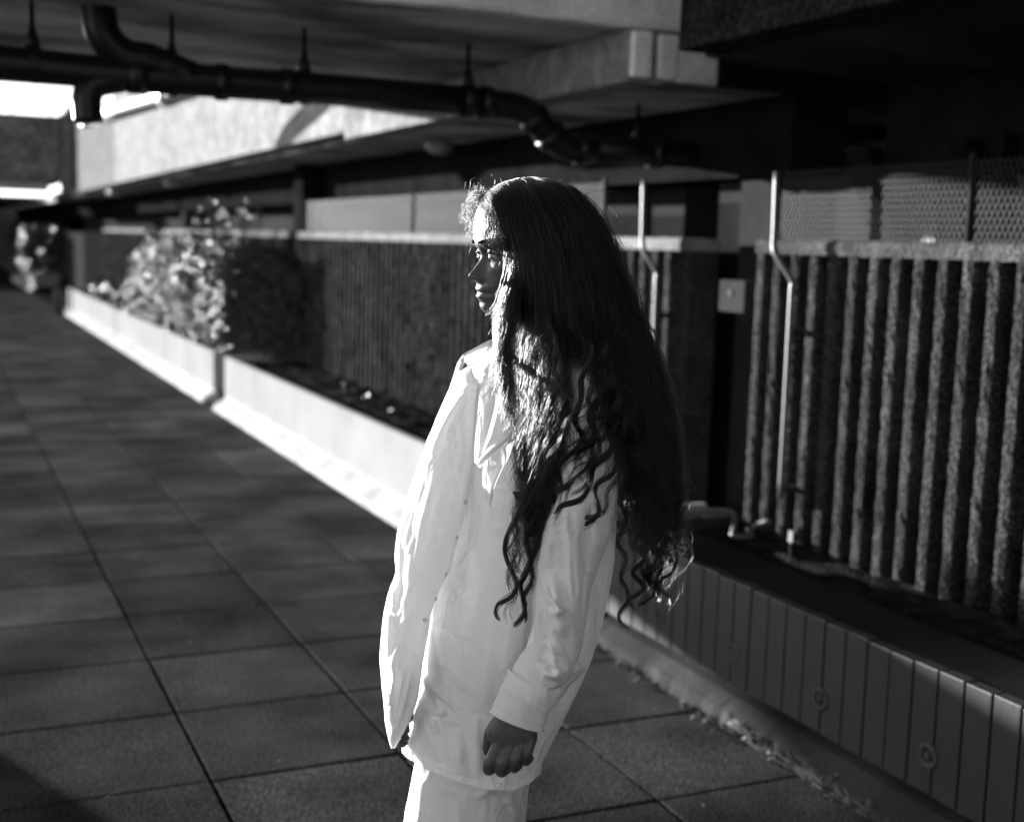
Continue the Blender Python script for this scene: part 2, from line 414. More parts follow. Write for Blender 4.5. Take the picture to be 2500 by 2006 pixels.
b = MB(); b.box(3.79, 4.0, 6.1, 58.0, 0, 2.299); b.build('back_wall', 'pale', bd)
b = MB(); b.box(5.2, 5.4, -2.0, 9.5, 0, 2.22); b.build('back_wall', 'deep', bd)
b = MB(); b.box(3.26, 3.44, 12.06, 12.38, 0, 2.299); b.build('column', 'black', bd, bevel=0.01)
for yc in (5.0, 19.7):
    b = MB(); b.box(3.5, 3.95, yc - 0.14, yc + 0.14, 0, 1.949); b.build('column', 'dark', bd, bevel=0.01)
# dim shapes seen through the mesh of the near bay
for ya, yb, slope in ((3.76, 3.90, 0.46), (3.66, 3.74, 0.0), (3.48, 3.52, 0.0)):
    b = MB(); b.add([(3.46, ya, 1.2), (3.46, yb, 1.2), (3.46, yb + slope, 2.05), (3.46, ya + slope, 2.05), (3.54, ya, 1.2), (3.54, yb, 1.2), (3.54, yb + slope, 2.05), (3.54, ya + slope, 2.05)],
                    [(0, 1, 2, 3), (7, 6, 5, 4), (0, 4, 5, 1), (1, 5, 6, 2), (2, 6, 7, 3), (3, 7, 4, 0)])
    b.build('strut', 'black', bd)
for yc in (4.98, 4.75):
    b = MB(); b.box(4.3, 4.36, yc - 0.035, yc + 0.035, 1.2, 1.9); b.build('jamb', 'metal', bd)
for ya, yb in ((6.5, 7.1), (7.35, 8.2)):
    f = MB(); f.box(3.765, 3.788, ya, yb, 1.30, 1.60); f.box(3.765, 3.788, ya, yb, 1.66, 1.93); f.build('window', 'dark', bd)

# recess between the wall segments
rc = thing('recess_wall', (3.9, 4.9, 0), 'dark recess wall between the two nearest ribbed walls', 'wall')
b = MB(); b.box(3.62, 3.7, 4.3, 5.5, 0, 1.948); b.build('panel', 'dark', rc)
jb = thing('junction_box', (3.25, 4.73, 1.34), 'square pale box with a faint round mark mounted in the dark recess', 'junction box')
b = MB(); b.box(3.20, 3.30, 4.63, 4.83, 1.345, 1.485); b.build('housing', 'box', jb, bevel=0.006)
b = MB(); b.tube([(3.199, 4.74, 1.43), (3.195, 4.74, 1.43)], 0.016, 16); b.build('mark', 'concrete', jb)
b = MB(); b.box(3.301, 3.621, 4.70, 4.78, 1.38, 1.44); b.build('bracket', 'dark', jb)

# ------------------------------------------------------------------ canopy slab over the walkway and its pipes
cp_ = thing('canopy_slab', (0.4, 6.7, 2.5), 'concrete canopy slab over the walkway with stained underside and pale broken edge', 'canopy')
b = MB(); rows = []
nx = 60
b.box(-1.6, 2.95, 4.76, 8.62, 2.50, 3.3); b.build('soffit', 'soffit', cp_)
b = MB()
rows = []
for i in range(nx + 1):
    x = lerp(-1.6, 3.0, i / nx)
    e = 0.006 * noise.noise(Vector((x * 7, 0, 0))) + 0.004 * noise.noise(Vector((x * 25, 3, 0)))
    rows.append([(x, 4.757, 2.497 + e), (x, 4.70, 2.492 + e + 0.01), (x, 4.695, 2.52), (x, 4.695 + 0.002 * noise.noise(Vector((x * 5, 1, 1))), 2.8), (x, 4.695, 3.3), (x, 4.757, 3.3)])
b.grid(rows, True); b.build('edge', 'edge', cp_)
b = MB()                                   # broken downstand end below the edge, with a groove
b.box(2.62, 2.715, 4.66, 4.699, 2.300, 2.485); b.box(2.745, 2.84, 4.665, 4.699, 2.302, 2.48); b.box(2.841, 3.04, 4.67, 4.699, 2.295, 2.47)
b.build('downstand', 'edge', cp_, bevel=0.012)

b = MB(); b.box(3.045, 9.0, 4.66, 4.695, 2.29, 3.2); b.build('dark_end_cover', 'black', bd)  # black cover added so the lit soffit end reads as shade
dp = thing('drain_pipe', (1.5, 5.5, 2.27), 'long black drain pipe hung across the walkway under the canopy slab', 'pipe')
YP = 5.5
def xz(px, py):                             # point on the plane of the pipe run
    d = fwd + rgt * ((px - 1250) / FPX) + dwn * ((py - 1003) / FPX); t = YP / d.y; q = EYE + d * t; return Vector((q.x, YP, q.z))
main = [Vector((-1.55, YP, 2.25)), xz(0, 152), xz(300, 183), xz(600, 205), xz(900, 226), xz(1180, 250)]
b = MB(); b.tube(main, 0.066, 20); b.build('pipe_run', 'pipe', dp, smooth=True)
b = MB(); b.tube(spline([xz(1180, 250), xz(1262, 262), xz(1300, 285), xz(1345, 335), xz(1390, 362), xz(1450, 366)], 30), 0.064, 20); b.build('bend', 'pipe', dp, smooth=True)
b = MB(); b.tube([xz(1440, 365), xz(1560, 371), xz(1900, 395), xz(2300, 420), xz(2700, 450)], 0.062, 20); b.build('pipe_run', 'pipe', dp, smooth=True)
b = MB(); b.tube(spline([xz(235, -60), xz(240, 20), xz(252, 85), xz(300, 135), xz(370, 150), xz(470, 190)], 30), [0.07] * 24 + [0.066] * 6, 20); b.build('stack', 'pipe', dp, smooth=True)
for px, py, dx, dy in ((335, 184, 22, 2), (540, 201, 14, 1), (700, 212, 14, 1), (1140, 246, 12, 1), (1185, 251, 12, 1), (1305, 290, 8, 9), (1345, 333, 8, 9), (1420, 365, 12, 1), (1600, 374, 12, 1)):
    b = MB(); b.tube([xz(px - dx, py - dy), xz(px + dx, py + dy)], 0.076, 20); b.build('collar', 'pipe', dp, smooth=True, bevel=0)
for px, py in ((80, 158), (742, 214), (1141, 246), (420, 192)):
    c = xz(px, py); zt = 2.499
    b = MB(); b.tube([(c.x, YP, c.z + 0.06), (c.x, YP, c.z + 0.10), (c.x, YP, c.z + 0.15), (c.x, YP, zt)], [0.034, 0.022, 0.010, 0.008], 10); h = b.build('hanger', 'pipe', dp, smooth=True)
    q = MB(); q.tube([(c.x - 0.018, YP, c.z), (c.x + 0.018, YP, c.z)], 0.074, 20); q.build('clip', 'pipe', h)
c = xz(1554, 371); b = MB(); b.tube([(c.x, YP, c.z + 0.06), (c.x, YP, c.z + 0.10), (c.x, YP, 2.299)], [0.034, 0.016, 0.008], 10); b.build('hanger', 'pipe', dp, smooth=True)

wp = thing('waste_pipe', (0.8, 6.3, 2.3), 'white sunlit pipe sloping up behind the black drain pipe at left', 'pipe')
A = P(222, 292, 0, 12.6); B = P(300, 268, 0, 12.0); C = P(420, 232, 0, 11.0); D = P(470, 218, 0, 10.6)
b = MB(); b.tube([A, B, C, D], 0.08, 16); b.build('pipe_run', 'white_pipe', wp, smooth=True)
b = MB(); b.tube([lerp(B, C, 0.85), lerp(B, C, 1.0)], 0.09, 16); b.build('collar', 'white_pipe', wp, smooth=True)
b = MB(); b.tube(spline([A + (A - B) * 0.05, P(206, 288, 0, 12.6)], 4), [0.085] * 4, 14); b.build('end_cap', 'white_pipe', wp, smooth=True)
b = MB(); b.tube(spline([xz(300, 190), xz(232, 205), xz(212, 240), xz(216, 300)], 16), 0.058, 16); b.build('stub', 'pipe', dp, smooth=True)

# lamps under the soffit
def lamp(p, r, label, tilt=0):
    t = thing('ceiling_lamp', p, label, 'lamp', 'unlit bulkhead lamps under the soffit')
    p = Vector(p)
    b = MB(); b.tube([p + Vector((0, 0, 0.0)), p - Vector((0, 0, 0.03))], r * 0.9, 20); b.build('base', 'dark', t)
    b = MB(); b.ball(p - Vector((0, 0, 0.035)), r, 10, 1, 1, 0.6); b.build('globe', 'lamp', t, smooth=True)
lamp((3.25, 8.45, 2.299), 0.10, 'round bulkhead lamp on the soffit above the head of the person')
lamp((2.98, 17.5, 2.299), 0.10, 'small round lamp catching the sun above the tall hedge')
lamp((2.95, 23.0, 2.299), 0.12, 'small round lamp far off under the fascia at left')

# hose and plant tag in the near planter, and a few weeds
b = MB(); z = 0.455
b.tube(spline([(2.86, 5.0, z), (2.87, 4.75, z + 0.05), (2.95, 4.56, z + 0.055), (3.10, 4.50, z + 0.05), (3.02, 4.36, z + 0.02), (2.98, 4.30, z), (3.06, 4.29, z), (3.10, 4.36, z + 0.01), (3.14, 4.28, z + 0.06)], 60), 0.013, 10)
tag(b.build('hose', 'metal', smooth=True), 'pale hose curling over the corner of the dark planter', 'hose')
pt = thing('plant_tag', (3.02, 3.98, 0.43), 'small pale plant tag on a stick in the dark soil', 'plant tag')
b = MB(); b.box(3.018, 3.022, 3.965, 3.99, 0.50, 0.545); b.build('tag', 'white_panel', pt)
b = MB(); b.tube([(3.021, 3.977, 0.40), (3.021, 3.977, 0.51)], 0.003, 6); b.build('stick', 'stem', pt)

# ------------------------------------------------------------------ plants
def leaf(mb, c, n, L, W, roll):
    n = n.normalized(); a = n.cross(Vector((0, 0, 1)))
    if a.length < 0.1: a = Vector((1, 0, 0))
    a.normalize(); b_ = n.cross(a); u = a * math.cos(roll) + b_ * math.sin(roll); w = n.cross(u)
    c = Vector(c)
    p = [c - u * L / 2, c - u * L * 0.1 + w * W / 2 + n * L * 0.05, c + u * L / 2 - n * L * 0.08, c - u * L * 0.1 - w * W / 2 + n * L * 0.05, c + n * L * 0.0]
    mb.add(p, [(0, 4, 1), (1, 4, 2), (2, 4, 3), (3, 4, 0)])
def rnd_dir():
    while True:
        v = Vector((random.uniform(-1, 1), random.uniform(-1, 1), random.uniform(-1, 1)))
        if 0.05 < v.length < 1: return v.normalized()
def bush(x0, x1, y0, y1, z0, top, n, label, cat, L=0.05, sprigs=0, group=None):
    t = thing('hedge' if cat == 'hedge' else 'bush', ((x0 + x1) / 2, (y0 + y1) / 2, z0), label, cat, group)
    f = MB()
    for k in range(n):
        y = random.uniform(y0, y1); u = random.random()
        h = top((y - y0) / (y1 - y0)) * (0.93 + 0.1 * noise.noise(Vector((y * 1.7, 0, z0))))
        face = random.random()
        z = lerp(z0, h, random.random() ** 0.8); x = lerp(x0, x1, random.random())
        nrm = rnd_dir()
        bulge = 0.13 * noise.noise(Vector((0, y * 1.6, z * 2.1))) + 0.10 * max(0, (z - z0) / (h - z0) - 0.7)
        if face < 0.5: x = x0 + bulge + abs(random.gauss(0, 0.06)); nrm += Vector((-0.8, 0, 0.2))
        elif face < 0.68: z = h - abs(random.gauss(0, 0.05)); nrm += Vector((0, 0, 0.9))
        elif face < 0.82: y = y0 + abs(random.gauss(0, 0.07)) + 0.08 * noise.noise(Vector((x * 4, z * 3, 0))); nrm += Vector((0, -0.8, 0))
        if cat == 'hedge' and y < y0 + 1.2:
            z = z0 + (z - z0) * (1 - 0.30 * (max(0, (x - x0) / (x1 - x0)) * (1 - (y - y0) / 1.2)) ** 1.5)
        if cat == 'hedge' and y < y0 + 1.6: y -= 0.95 * max(0, (x - x0) / (x1 - x0)) * (1 - (y - y0) / 1.6)
        leaf(f, (x, y, z), nrm, L * random.uniform(0.7, 1.3), L * random.uniform(0.4, 0.6), random.uniform(0, 6.28))
    for k in range(sprigs):
        y = random.uniform(y0, lerp(y0, y1, 0.35)); x = lerp(x0, x1, random.uniform(0.1, 0.9)); h = top((y - y0) / (y1 - y0))
        hh = random.uniform(0.12, 0.34); tp = Vector((x + random.uniform(-.08, .08), y + random.uniform(-.08, .08), h + hh))
        s = MB(); s.tube([(x, y, h - 0.2), tp], [0.004, 0.002], 5); s.build('twig', 'stem', t)
        for q in range(9):
            leaf(f, Vector((x, y, h)).lerp(tp, random.random()) + rnd_dir() * 0.02, rnd_dir(), L * 0.9, L * 0.45, random.uniform(0, 6.28))
    for k in range(int((y1 - y0) * 1.6) + 2):
        s = MB(); y = random.uniform(y0 + .2, y1 - .2); x = lerp(x0, x1, 0.5)
        s.tube(spline([(x, y, z0 - 0.05), (x + random.uniform(-.1, .1), y + random.uniform(-.1, .1), z0 + 0.4), (x + random.uniform(-.15, .15), y + random.uniform(-.2, .2), top((y - y0) / (y1 - y0)) - 0.15)], 6), [0.014, 0.012, 0.01, 0.008, 0.006, 0.004], 6)
        s.build('stem', 'stem', t)
    f.build('foliage', 'leaf', t)
    return t
bush(2.60, 3.12, 12.5, 19.5, 0.45, lambda t: 1.70 - 0.16 * t - (0.35 * (1 - t / 0.05) ** 2 if t < 0.05 else 0) - (2.2 * (t - 0.78) if t > 0.78 else 0), 60000, 'tall dense hedge with glossy leaves, sunlit front and black end', 'hedge', 0.036, 60)
bush(2.65, 3.1, 21.5, 25.0, 0.45, lambda t: 0.75, 700, 'low plant in the far white planter beyond the hedge', 'bush', 0.06)
bush(2.3, 3.4, 35.6, 46, 0.30, lambda t: 1.55 + 0.35 * math.sin(t * 9), 9000, 'far bush in the small planter at the left edge of view', 'bush', 0.10)
for k, (x, y, h, lab) in enumerate(((2.75, 8.9, 0.16, 'small weed in the white planter nearest the hedge end'), (2.78, 8.1, 0.13, 'small leafy weed midway along the white planter behind the person'), (2.95, 9.35, 0.2, 'small dark weed close under the hedge'))):
    t = thing('weed', (x, y, 0.43), lab, 'weed')
    f = MB()
    for q in range(16): leaf(f, (x + random.gauss(0, 0.05), y + random.gauss(0, 0.1), 0.44 + random.random() * h * 0.6), rnd_dir() + Vector((-0.3, 0.2, 0.5)), 0.04, 0.018, random.uniform(0, 6.28))
    f.build('foliage', 'leaf', t)
lt = MB()
for k in range(420):
    y = random.uniform(1.8, 4.5); x = 2.432 - abs(random.gauss(0, 0.022))
    if noise.noise(Vector((y * 4, 0, 0))) < -0.05 and random.random() < 0.8: continue
    leaf(lt, (x, y, 0.006 + random.random() * 0.012), rnd_dir() * 0.5 + Vector((0, 0, 0.7)), random.uniform(0.012, 0.035), random.uniform(0.006, 0.016), random.uniform(0, 6.28))
for k in range(60):
    y = random.uniform(2.6, 3.5); leaf(lt, (2.44 + random.gauss(0, 0.025), y, 0.03 + random.random() * 0.02), rnd_dir() * 0.6 + Vector((-0.2, 0, 0.7)), random.uniform(0.02, 0.05), random.uniform(0.01, 0.02), random.uniform(0, 6.28))
for k in range(260):
    leaf(lt, (random.uniform(-0.5, 2.3), random.uniform(3, 14), 0.006), rnd_dir() * 0.25 + Vector((0, 0, 1)), random.uniform(0.008, 0.026), random.uniform(0.005, 0.014), random.uniform(0, 6.28))
tag(lt.build('leaf_litter', 'litter'), 'dry leaves and grit scattered along the kerb', 'leaves', kind='stuff')

# ------------------------------------------------------------------ far end of the walkway
fb = thing('far_building', (1.5, 31, 0), 'dark aggregate clad block bridging the far end of the walkway', 'building')
b = MB(); b.box(0.9, 2.72, 30, 36, 2.62, 4.05); b.build('wall', 'far_block', fb)
b = MB(); b.box(2.74, 2.90, 29.9, 30.5, 2.39, 4.12); b.build('pillar', 'far_block', fb)
b = MB(); b.box(2.901, 3.2, 30.2, 31, 2.39, 4.3); b.build('pillar', 'far_block', fb)
b = MB(); b.box(0.9, 2.4, 29.4, 29.98, 2.42, 2.58); b.build('lintel', 'white_panel', fb)
b = MB(); b.box(0.9, 2.7, 36.1, 60, 2.30, 2.38); b.build('soffit', 'soffit_dark', fb)
b = MB(); b.box(-12, 7, 60, 60.5, 0, 3.0); b.build('end_wall', 'concrete', fb)
b = MB(); b.box(2.6, 2.8, 27.5, 29.5, 2.2, 2.28); b.build('beam', 'soffit_dark', fb)
rl = thing('parapet_railing', (1.5, 32, 4.3), 'thin railing on top of the far dark block against the sky', 'railing')
b = MB(); b.box(0.9, 2.72, 31, 31.06, 4.25, 4.30); b.build('rail', 'concrete', rl)
b = MB()
for k in range(3):
    b = MB(); b.box(1.0 + 0.8 * k, 1.03 + 0.8 * k, 31.01, 31.05, 4.05, 4.25); b.build('baluster', 'concrete', rl)
fw = thing('stub_wall', (3.1, 31, 0), 'pale wall stub beside the dark gap at the far end', 'wall')
b = MB(); b.box(3.3, 3.6, 31.2, 36, 0, 1.56); b.build('panel', 'pale', fw)
b = MB(); b.box(3.3, 3.6, 27.0, 31.15, 0, 1.6); b.box(3.3, 3.6, 36.05, 58, 0, 1.9); b.build('recess', 'black', fw)  # solid black boxes standing in for the shade of the gap
bl = thing('bollard', (2.32, 26.4, 0), 'short pale bollard at the far end of the white planters', 'bollard')
b = MB(); b.tube([(2.32, 26.4, 0), (2.32, 26.4, 0.5)], 0.09, 14); b.build('post', 'concrete', bl, smooth=True)
b = MB(); b.ball((2.32, 26.4, 0.5), 0.09, 8); b.build('cap', 'pale', bl, smooth=True)

# ------------------------------------------------------------------ left side of the walkway, just out of frame
lw = thing('shadow_box', (-2.8, 9, 0), 'unseen low concrete box added to cast the shadow edge on the paving', 'planter')  # unseen shadow caster for the near left paving
b = MB(); b.box(-4.2, -1.97, 8.6, 9.3, 0, 0.95); b.build('wall', 'concrete', lw, bevel=0.01)
nb = thing('shadow_board', (-2.6, 11.4, 0), 'unseen long board on two posts added to cast the shadow band on the dark planter', 'shadow board')  # unseen board, shaped to throw a soft band of shade on the planter
b = MB(); b.box(-4.6, -0.15, 11.4, 11.46, 1.05, 1.57); b.build('board', 'concrete', nb, bevel=0.005)
for x in (-4.4, -3.3):
    b = MB(); b.box(x - 0.03, x + 0.03, 11.47, 11.53, 0, 1.5); b.build('post', 'dark', nb)
def slab_block(name, x0, x1, y0, y1, h, label, face):
    t = thing(name, ((x0 + x1) / 2, (y0 + y1) / 2, 0), label, 'building')
    m = MB(); m.box(x0, x1, y0, y1, 0, h); m.build('wall', 'aggregate', t)
    n = int(h / 3)
    for k in range(n):
        m = MB(); z = 1.0 + 3 * k
        if face == 'x': m.box(x1 + 0.002, x1 + 0.03, y0 + 0.8, y1 - 0.8, z, z + 1.3)
        else: m.box(x0 + 0.8, x1 - 0.8, y0 - 0.03, y0 - 0.002, z, z + 1.3)
        m.build('window', 'dark', t)
slab_block('office_block', -75, -60, -20, 25, 13, 'long dark office block far across the open side of the walkway', 'x')
slab_block('end_block', -13, 2.4, 75, 85, 12, 'dark block closing the view beyond the far end of the walkway', 'y')
kk = thing('bounce_block', (-10.4, 1.2, 0), 'unseen pale block added to bounce low sunlight onto the person', 'bounce_block')  # added out of view as a sunlit reflector, fill for the shirt
ky = Vector((0.62, 0.78, 0)).normalized(); kx = Vector((ky.y, -ky.x, 0))
def kbox(mb, a, c, d, e, z0, z1):
    q = [Vector((-10.4, 1.2, 0)) + kx * u + ky * v for u, v in ((a, d), (c, d), (c, e), (a, e))]
    mb.add([(p.x, p.y, z) for z in (z0, z1) for p in q], [(0, 3, 2, 1), (4, 5, 6, 7), (0, 1, 5, 4), (1, 2, 6, 5), (2, 3, 7, 6), (3, 0, 4, 7)])
m = MB(); kbox(m, -4.2, 4.2, -3.0, 0.0, 0, 4.4); m.build('wall', 'bounce_block', kk)
m = MB(); kbox(m, -4.4, 4.4, -3.2, 0.25, 4.41, 4.7); m.build('roof', 'concrete', kk)
m = MB(); kbox(m, 1.6, 2.6, 0.003, 0.05, 0, 2.1); m.build('door', 'dark', kk)
# ------------------------------------------------------------------ the person
PX = DP / FPX                                   # metres per photograph pixel at the person
PERSON_LOC = EYE + fwd * DP; PERSON_LOC = Vector((0.9, 2.06, 0))
HEAD_F = (HR * -0.935 + HF * -0.355); HEAD_F.z = 0; HEAD_F.normalize()
HEAD_L = Vector((-HEAD_F.y, HEAD_F.x, 0))
CHIN = P(1283, 771)
def H(f, l, z): return CHIN + HEAD_F * f + HEAD_L * l + Vector((0, 0, z))
def zy(y): return (771 - y) * PX                # photograph row -> height above the chin
def lut(tb, z):
    if z <= tb[0][0]: return tb[0][1]
    for (a, p), (b, q) in zip(tb, tb[1:]):
        if z <= b: return lerp(p, q, (z - a) / (b - a))
    return tb[-1][1]
PROF = [(zy(y), f) for y, f in ((773, .050), (770, .066), (762, .0785), (752, .0838), (745, .0846), (739, .0838), (732, .0885), (726, .0925), (720, .0915), (716, .0868), (711, .0925), (706, .0930), (700, .0915), (693, .0920), (688, .0950), (684, .1035), (678, .1085), (672, .1075), (662, .1010), (650, .0945), (637, .0880), (627, .0862), (616, .0890), (604, .0945), (596, .0955), (564, .0970), (540, .0955), (518, .0915), (500, .083), (484, .071), (470, .056), (458, .034), (450, .014), (447, .002))]
BASE = [(zy(y), f) for y, f in ((773, .050), (770, .066), (762, .078), (752, .0825), (739, .0830), (716, .0855), (700, .0880), (688, .0875), (672, .0850), (650, .0820), (637, .0810), (627, .0815), (616, .087), (604, .0925), (596, .0945), (564, .0965), (540, .0950), (518, .0912), (500, .083), (484, .071), (470, .056), (458, .034), (450, .014), (447, .002))]
WID = [(zy(y), w) for y, w in ((773, .018), (768, .027), (755, .040), (735, .050), (716, .0555), (690, .0605), (660, .0675), (640, .0700), (600, .0725), (560, .0735), (530, .0715), (505, .066), (484, .0575), (470, .047), (458, .032), (450, .014), (447, .003))]
BACK = [(zy(y), b) for y, b in ((773, -.010), (768, -.004), (750, .010), (730, .030), (700, .062), (660, .085), (620, .098), (580, .101), (540, .096), (510, .085), (484, .068), (470, .052), (458, .034), (450, .014), (447, .003))]
ZE = zy(626)
def ga(a, s): return math.exp(-(a / s) ** 2)
head = MB(); rows = []
NZ, NA = 150, 128
for i in range(NZ + 1):
    z = lerp(zy(773), zy(447), i / NZ)
    fm, fb, wd, bk = lut(PROF, z), lut(BASE, z), lut(WID, z), lut(BACK, z)
    row = []
    for j in range(NA):
        a = 2 * math.pi * j / NA
        c, s = math.cos(a), math.sin(a)
        l = wd * (abs(s) ** 0.92) * (1 if s > 0 else -1)
        if c >= 0: f = fb * c ** 0.78
        else: f = -bk * abs(c) ** 0.85
        if c > 0:
            zz = z
            nose_w = lut([(zy(690), .0150), (zy(678), .0130), (zy(660), .0105), (zy(630), .0085), (zy(600), .012)], zz)
            lip = ga(l, .022) if zy(735) < zz < zy(697) else 0
            if zz >= zy(693): f += (fm - fb) * ga(l, nose_w)
            else: f += (fm - fb) * (ga(l, .021) if zz < zy(697) else ga(l, .012))
            al = abs(l)
            f -= .0095 * ga(al - .031, .0145) * ga(zz - ZE, .0085)            # eye sockets
            f -= .006 * ga(al - .014, .006) * ga(zz - ZE - .001, .008)
            f += .0032 * ga(al - .030, .017) * ga(zz - zy(601), .0050)        # brow ridge
            f += .0035 * ga(al - .043, .014) * ga(zz - zy(655), .012)         # cheek bones
            f -= .0035 * ga(al - .046, .012) * ga(zz - zy(705), .014)
            f += .0045 * ga(al - .0125, .0048) * ga(zz - zy(682), .0052)      # nostril wings
            f -= .0030 * ga(al - .019, .004) * ga(zz - zy(686), .006)
            f -= .0022 * ga(l, .020) * ga(zz - zy(716), .0011)                # mouth line
            f -= .0025 * ga(al - .024, .005) * ga(zz - zy(717), .004)
        row.append(H(f, l, z))
    rows.append(row)
head.grid(rows, True)
head.f.append(tuple(range(NA - 1, -1, -1))); o_ = len(head.v) - NA; head.f.append(tuple(range(o_, o_ + NA)))
body = MB(); body.v += head.v; body.f += head.f
def bt(path, rad, n=20, flat=None, up=None, m=None):
    if m: path = spline(path, m); k = len(rad) - 1; rad = [lerp(rad[min(int(i / (m - 1) * k), k - 1)], rad[min(int(i / (m - 1) * k), k - 1) + 1], i / (m - 1) * k - min(int(i / (m - 1) * k), k - 1)) for i in range(m)]
    body.tube(path, rad, n, True, flat, up)
    body.ball(path[0], rad[0] * (min(flat) if flat else 1) * 0.98, 8); body.ball(path[-1], rad[-1] * (min(flat) if flat else 1) * 0.98, 8)
# eyelids: small ridges closing round each eye
for sl_ in (1, -1):
    for up_, zo in ((1, .0042), (-1, -.0044)):
        pts = []
        for k in range(9):
            t = k / 8; l = sl_ * lerp(.0185, .0435, t)
            pts.append(H(.0815 - .0105 * (t - .45) ** 2 * 4 - (.001 if up_ < 0 else -.0012), l, ZE + zo * math.sin(math.pi * (0.12 + 0.76 * t)) * 1.0))
        body.tube(pts, [.0012, .002, .0025, .0027, .0028, .0027, .0025, .002, .0012], 10)
# ears
for sl_ in (1, -1):
    bt([H(-.004, sl_ * .070, zy(600)), H(-.012, sl_ * .078, zy(612)), H(-.010, sl_ * .078, zy(640)), H(-.002, sl_ * .071, zy(665))], [.010, .013, .011, .007], 12, (1, .45), HEAD_F, 12)
# neck and trunk
bt([H(-.015, 0, .035), P(1272, 800, .01), P(1288, 850, .015), P(1300, 900, .02)], [.050, .052, .054, .062], 24, None, None, 14)
SH = (rgt * 0.72 + Vector((fwd.x, fwd.y, 0)).normalized() * -0.69); SH.z = 0; SH.normalize()   # across the shoulders towards her left
bt([P(1295, 885, .03), P(1300, 960, .03), P(1300, 1150, .02), P(1285, 1330, .02), P(1240, 1500, .02), P(1190, 1640, .02)], [.070, .112, .105, .092, .108, .112], 28, (0.66, 1.0), SH, 24)
bt([P(1300, 912, .005) - SH * .14, P(1300, 885, .01) - SH * .06, P(1300, 885, .01) + SH * .06, P(1310, 912, .005) + SH * .14], [.034, .045, .045, .034], 18, None, None, 12)
# arms
bt([P(1300, 915, .005) - SH * .145, P(1106, 1080, .052), P(1040, 1340, .005), P(988, 1560, -.012), P(976, 1705, -.010)], [.035, .036, .033, .030, .024], 16, None, None, 26)
bt([P(1310, 915, .005) + SH * .145, P(1425, 1100, -.112), P(1405, 1360, -.105), P(1335, 1570, -.155), P(1268, 1728, -.185)], [.035, .036, .034, .032, .025], 16, None, None, 26)
# legs and feet
hipL = P(1205, 1640, -.015); hipR = P(1120, 1640, .06)
kL = P(1195, 2040, -.02); kR = P(1095, 2040, .05)
aL = Vector((kL.x, kL.y, .085)) + HEAD_F * -.03; aR = Vector((kR.x, kR.y, .085)) + HEAD_F * .02
FT = (-SH.yx.to_3d() if False else Vector((SH.y, -SH.x, 0)))
if FT.dot(HEAD_F) < 0: FT = -FT
bt([hipL, kL, Vector((lerp(kL.x, aL.x, .45), lerp(kL.y, aL.y, .45), .36)) - FT * .015, aL], [.060, .046, .046, .036], 18, None, None, 24)
bt([hipR, kR, Vector((lerp(kR.x, aR.x, .45), lerp(kR.y, aR.y, .45), .36)) - FT * .015, aR], [.060, .046, .046, .036], 18, None, None, 24)
for a in (aL, aR):
    bt([a - FT * .04 + Vector((0, 0, -.035)), a + FT * .05 + Vector((0, 0, -.04)), a + FT * .15 + Vector((0, 0, -.06))], [.034, .036, .022], 14, None, None, 10)
# hands
def finger(pts, r0, r1):
    p = spline(pts, 14); body.tube(p, [lerp(r0, r1, i / 13) * (1.0 + 0.10 * math.exp(-((i - 5) / 1.3) ** 2) + 0.07 * math.exp(-((i - 9.5) / 1.2) ** 2)) for i in range(14)], 12)
    body.ball(p[-1], r1 * 0.99, 8); body.ball(p[0], r0, 8)
palm_up = HF
bt([P(1270, 1722, -.186), P(1262, 1752, -.188), P(1252, 1790, -.190), P(1247, 1816, -.190)], [.030, .037, .043, .041], 20, (1.0, 0.40), palm_up * -1, 14)
finger([P(1222, 1800, -.190), P(1206, 1838, -.199), P(1194, 1866, -.201), P(1193, 1878, -.186), P(1206, 1872, -.160)], .0112, .0092)
finger([P(1248, 1808, -.193), P(1234, 1846, -.204), P(1224, 1870, -.205), P(1224, 1882, -.188), P(1236, 1876, -.160)], .0116, .0096)
finger([P(1274, 1806, -.193), P(1263, 1840, -.203), P(1254, 1860, -.203), P(1255, 1872, -.187), P(1265, 1866, -.160)], .0110, .0090)
finger([P(1296, 1798, -.190), P(1290, 1826, -.198), P(1282, 1845, -.198), P(1283, 1856, -.184), P(1292, 1850, -.162)], .0100, .0082)
finger([P(1232, 1748, -.180), P(1206, 1774, -.176), P(1195, 1802, -.174), P(1192, 1826, -.172), P(1198, 1846, -.166)], .0120, .0088)
Q = -30
bt([P(978, 1700 + Q, -.004), P(978, 1735 + Q, -.004), P(977, 1775 + Q, -.004), P(976, 1795 + Q, -.004)], [.024, .029, .032, .030], 18, (1.0, 0.42), SH, 12)
for dx, dz_, L in ((-5, .024, 1828), (-2, .008, 1838), (2, -.008, 1834), (6, -.022, 1822)):
    finger([P(977 + dx * .5, 1795 + Q, -.004 + dz_ * .9), P(976 + dx, 1818 + Q, -.004 + dz_), P(978 + dx, L + Q, -.004 + dz_), P(986 + dx, L + 8 + Q, -.004 + dz_)], .0085, .0066)
finger([P(984, 1740 + Q, -.030), P(986, 1772 + Q, -.034), P(988, 1796 + Q, -.034), P(992, 1812 + Q, -.030)], .0095, .007)
raw = body.build('person_raw', 'skin')
rm = raw.modifiers.new('remesh', 'REMESH'); rm.mode = 'VOXEL'; rm.voxel_size = 0.0019; rm.use_smooth_shade = True
sm = raw.modifiers.new('smooth', 'SMOOTH'); sm.factor = 0.4; sm.iterations = 2
dg = bpy.context.evaluated_depsgraph_get()
me = bpy.data.meshes.new_from_object(raw.evaluated_get(dg)); me.name = 'person'
bpy.data.objects.remove(raw)
